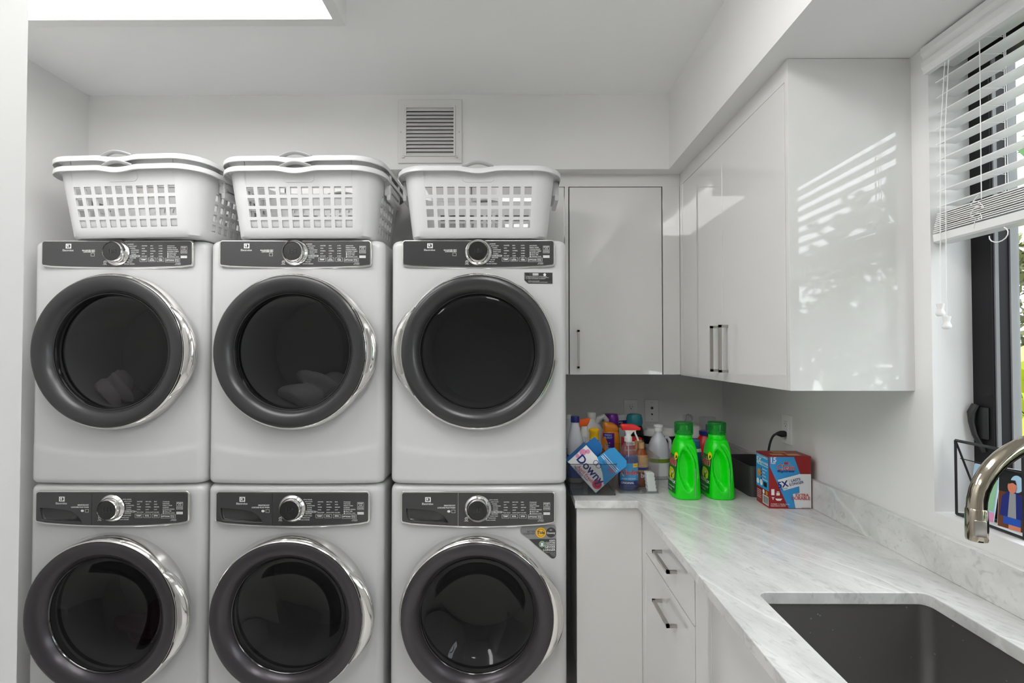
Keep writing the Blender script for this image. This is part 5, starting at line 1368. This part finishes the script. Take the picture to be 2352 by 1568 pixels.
for yy in (-0.13, -0.80, -1.42):
    b = B()
    for x in (-0.003, 0.053): tube(b, [(x, yy, -0.045), (x - 0.001, yy, -0.25), (x - 0.002, yy, 1.82 - Z0)], 0.0010, 6)
    tube(b, [(0.045, yy - 0.012, -0.045), (0.045, yy - 0.012, 1.82 - Z0)], 0.0010, 6)
    for z in zs_: tube(b, [(-0.003, yy, z - 0.004), (0.053, yy, z - 0.0035)], 0.0007, 5)
    # gathered loops at the stack
    tube(b, [(-0.016 + 0.004 * math.cos(k * 0.4), yy + 0.013 * math.sin(k * 0.30), 1.822 - Z0 - 0.0013 * k + 0.006 * math.cos(k * 0.6)) for k in range(48)], 0.0008, 6)
    obj('ladder_cord', b, 'cord_white', t)
b = B(); tube(b, [(-0.022, -0.17 - 0.018 + 0.022 * math.cos(a), 1.736 - Z0 - 0.012 + 0.016 * math.sin(a)) for a in [2.2 + 0.42 * k for k in range(11)]], 0.0012, 6); obj('cord_loop', b, 'cord_white', t)
for (y0, y1, zt) in ((-0.045, -0.030, 1.588), (-0.056, -0.048, 1.555)):
    b = B(); tube(b, [(-0.012, y0, -0.074), (-0.021, y0 * 0.6 + y1 * 0.4, -0.25), (-0.020, y1, zt - Z0)], 0.0011, 6); cd = obj('lift_cord', b, 'cord_white', t)
    b = B(); lathe(b, [(0.0, 0.001), (0.0085, 0.0), (0.0085, -0.004), (0.0065, -0.011), (0.0068, -0.016), (0.0098, -0.023), (0.0098, -0.027), (0.007, -0.031), (0, -0.0315)], 20, c=(-0.020, y1, zt - Z0)); obj('cord_tassel', b, 'foam_white', cd, 50)

# wire photo stand on the sill
t = thing('photo_stand', 'black geometric wire photo stand on the window sill', 'photo stand', (1.100, 1.20, WZ0 + 0.0005))
b = B()
p = {}
ya, yb_ = 0.092, -0.078
x0_, x1_ = 0.0, 0.052
hh = 0.186
ends = []
for y in (ya, yb_):
    tube(b, [(x0_, y, 0.004), (x0_, y, hh)], 0.0038, 4); tube(b, [(x0_, y, hh), (x1_, y + (-0.02 if y > 0 else 0.0), 0.004)], 0.0030, 4); tube(b, [(x0_, y, 0.004), (x1_, y + (-0.02 if y > 0 else 0.0), 0.004)], 0.0030, 4)
for (x, z) in ((x0_, 0.004), (x0_, hh), (x1_, 0.004)):
    tube(b, [(x, ya, z), (x, yb_, z)], 0.0036, 4)
tube(b, [(x0_ + 0.012, ya, hh - 0.045), (x0_ + 0.012, yb_, hh - 0.045)], 0.0012, 6)
obj('wire_frame', b, 'rack_black', t, 20)
# printed photographs leaning inside
def photo(label, loc, xdir, ydir, w, h, draw, mats):
    t = thing('photo_print', label, 'photo', loc)
    me = plate_mesh(rrect(w, h, 0.002, 2), (), 0.0012); Mx = frame_of((0, 0, 0), xdir, ydir); me.transform(Mx); link_mesh('paper', me, t, 'ink_white')
    b = B(); draw(b, Mx @ Matrix.Translation((0, 0, 0.0013)), w, h); obj('picture', b, mats, t, recalc=False)
def draw_man(b, Mx, w, h):
    rect(b, -w * 0.49, w * 0.49, -h * 0.49, h * 0.49, Mx, 0, 0)
    rect(b, -w * 0.49, w * 0.49, h * 0.1, h * 0.49, Mx, 1, 1)
    disc(b, w * 0.12, h * 0.26, w * 0.22, Mx, 6, 2, ry=h * 0.14)
    poly(b, [(-w * 0.42, -h * 0.30), (w * 0.42, -h * 0.30), (w * 0.36, h * 0.06), (w * 0.1, h * 0.12), (-w * 0.16, h * 0.12), (-w * 0.36, h * 0.02)], Mx, 2, 3)
    poly(b, [(-w * 0.14, -h * 0.30), (w * 0.14, -h * 0.30), (w * 0.10, h * 0.10), (-w * 0.10, h * 0.10)], Mx, 3, 4)
    rect(b, -w * 0.28, w * 0.30, -h * 0.42, -h * 0.30, Mx, 5, 4); rect(b, -w * 0.1, w * 0.3, -h * 0.49, -h * 0.42, Mx, 4, 4)
    disc(b, -w * 0.02, h * 0.20, w * 0.15, Mx, 4, 5, ry=h * 0.105); poly(b, [(-w * 0.15, h * 0.24), (-w * 0.10, h * 0.31), (w * 0.08, h * 0.315), (w * 0.13, h * 0.24), (w * 0.0, h * 0.27)], Mx, 7, 6)
photo('glossy photo of a smiling man in navy jacket, in the wire stand', (1.113, 1.158, WZ0 + 0.078), (0, -0.98, 0.06), (0.10, 0.05, 1), 0.070, 0.135, draw_man,
      ['ink_brown', 'ink_black', 'ink_navy', 'ink_grey', 'ink_skin', 'ink_blue', 'ink_lightblue', 'ink_black'])
def draw_flower(b, Mx, w, h):
    rect(b, -w * 0.49, w * 0.49, -h * 0.49, h * 0.49, Mx, 0, 0)
    poly(b, [(-w * 0.4, -h * 0.30), (w * 0.1, h * 0.30), (w * 0.45, h * 0.30), (w * 0.45, -h * 0.30)], Mx, 1, 1); rect(b, -w * 0.49, w * 0.49, -h * 0.49, -h * 0.32, Mx, 2, 2); rect(b, -w * 0.2, w * 0.45, h * 0.30, h * 0.49, Mx, 3, 2); disc(b, w * 0.1, h * 0.26, w * 0.2, Mx, 4, 3)
    disc(b, -w * 0.1, -h * 0.36, w * 0.18, Mx, 5, 3, r_in=w * 0.14)
photo('colourful photo in pink, green and black behind the faucet spout, in the wire stand', (1.118, 1.235, WZ0 + 0.073), (0.0, -1, 0.0), (0.16, 0, 1), 0.068, 0.125, draw_flower,
      ['ink_lightblue', 'ink_mint', 'ink_pink', 'ink_black', 'ink_red', 'ink_rose'])

# ------------------------------------------------------------------ garden outside the window
b = B(); box(b, XW + 0.01, 14, -8, 16, -0.25, -0.15); o = struct('ground_outside', b, 'lawn')
t = thing('garden_fence', 'pale grey board fence beyond the window', 'fence', (5.5, 5.0, -0.15))
for k in range(3):
    b = B(); box(b, -0.02, 0.02, -7, 8, 1.20 + k * -0.45, 1.75 + k * -0.45 - 0.12, bev=0.004); obj('board', b, 'fence_grey', t)
for k in range(7):
    b = B(); box(b, 0.02, 0.12, -7 + k * 2.45, -6.9 + k * 2.45, 0, 1.8); obj('post', b, 'fence_grey', t)
def shrub(name, label, loc, h, r, m_leaf, leaf, n, seed, trunk=0.0):
    rnd = random.Random(seed)
    t = thing(name, label, 'tree' if trunk else 'shrub', loc, 0, 'garden plants outside the window')
    b = B()
    for _ in range(n):
        a, u = rnd.uniform(0, 2 * PI), rnd.uniform(-1, 1); q = rnd.uniform(0.35, 1) ** 0.5
        c = Vector((math.cos(a) * math.sqrt(1 - u * u) * r * q, math.sin(a) * math.sqrt(1 - u * u) * r * q, trunk + (h - trunk) / 2 * (1 + u * q)))
        d = Vector((rnd.uniform(-1, 1), rnd.uniform(-1, 1), rnd.uniform(-0.6, 1))).normalized(); s = d.cross(Vector((rnd.uniform(-1, 1), rnd.uniform(-1, 1), rnd.uniform(-1, 1)))).normalized()
        l, w_ = leaf * rnd.uniform(0.7, 1.3), leaf * rnd.uniform(0.18, 0.32)
        b.faces.new([b.verts.new(c), b.verts.new(c + d * l * 0.5 + s * w_), b.verts.new(c + d * l), b.verts.new(c + d * l * 0.5 - s * w_)])
    obj('foliage', b, m_leaf, t, recalc=False)
    b = B()
    tube(b, [(0, 0, -0.02), (0.02, 0.01, h * 0.3), (0, 0, h * 0.7)], 0.03, 8, rs=[0.05 * max(0.3, r), 0.04 * max(0.3, r), 0.02 * max(0.3, r)]); obj('stem', b, 'bark', t)
G = -0.15
shrub('lime_shrub', 'bright yellow-green leafy shrub close outside the window', (2.45, 2.62, G), 1.52, 0.55, 'leaf_lime', 0.26, 420, 1)
shrub('dark_hedge_plant', 'dark green bush in front of the fence', (4.1, 4.9, G), 1.50, 0.8, 'leaf_dark', 0.16, 1500, 2)
shrub('dark_hedge_plant', 'dark green bush in front of the fence, nearer the house', (4.4, 2.7, G), 1.4, 0.8, 'leaf_dark', 0.16, 1500, 5)
shrub('dry_tree', 'tree with thin olive and tan leaves behind the fence', (8.2, 8.6, G), 3.6, 1.7, 'leaf_dry', 0.22, 3200, 3, 0.6)
shrub('palm_tree', 'tall green tree spreading above the fence', (7.4, 5.0, G), 5.2, 1.5, 'leaf_green', 0.42, 2600, 4, 2.0)
shrub('garden_tree', 'green tree behind the fence, right of the dry one', (8.4, 1.0, G), 5.0, 2.0, 'leaf_green', 0.36, 3200, 6, 0.9)
shrub('garden_bush', 'broad green bush beside the path, seen mirrored in the cabinet end', (3.6, -2.6, G), 2.3, 1.0, 'leaf_green', 0.30, 700, 8)
shrub('garden_tree', 'leafy tree past the far end of the fence', (6.2, -5.0, G), 4.2, 1.8, 'leaf_green', 0.40, 900, 9, 1.0)
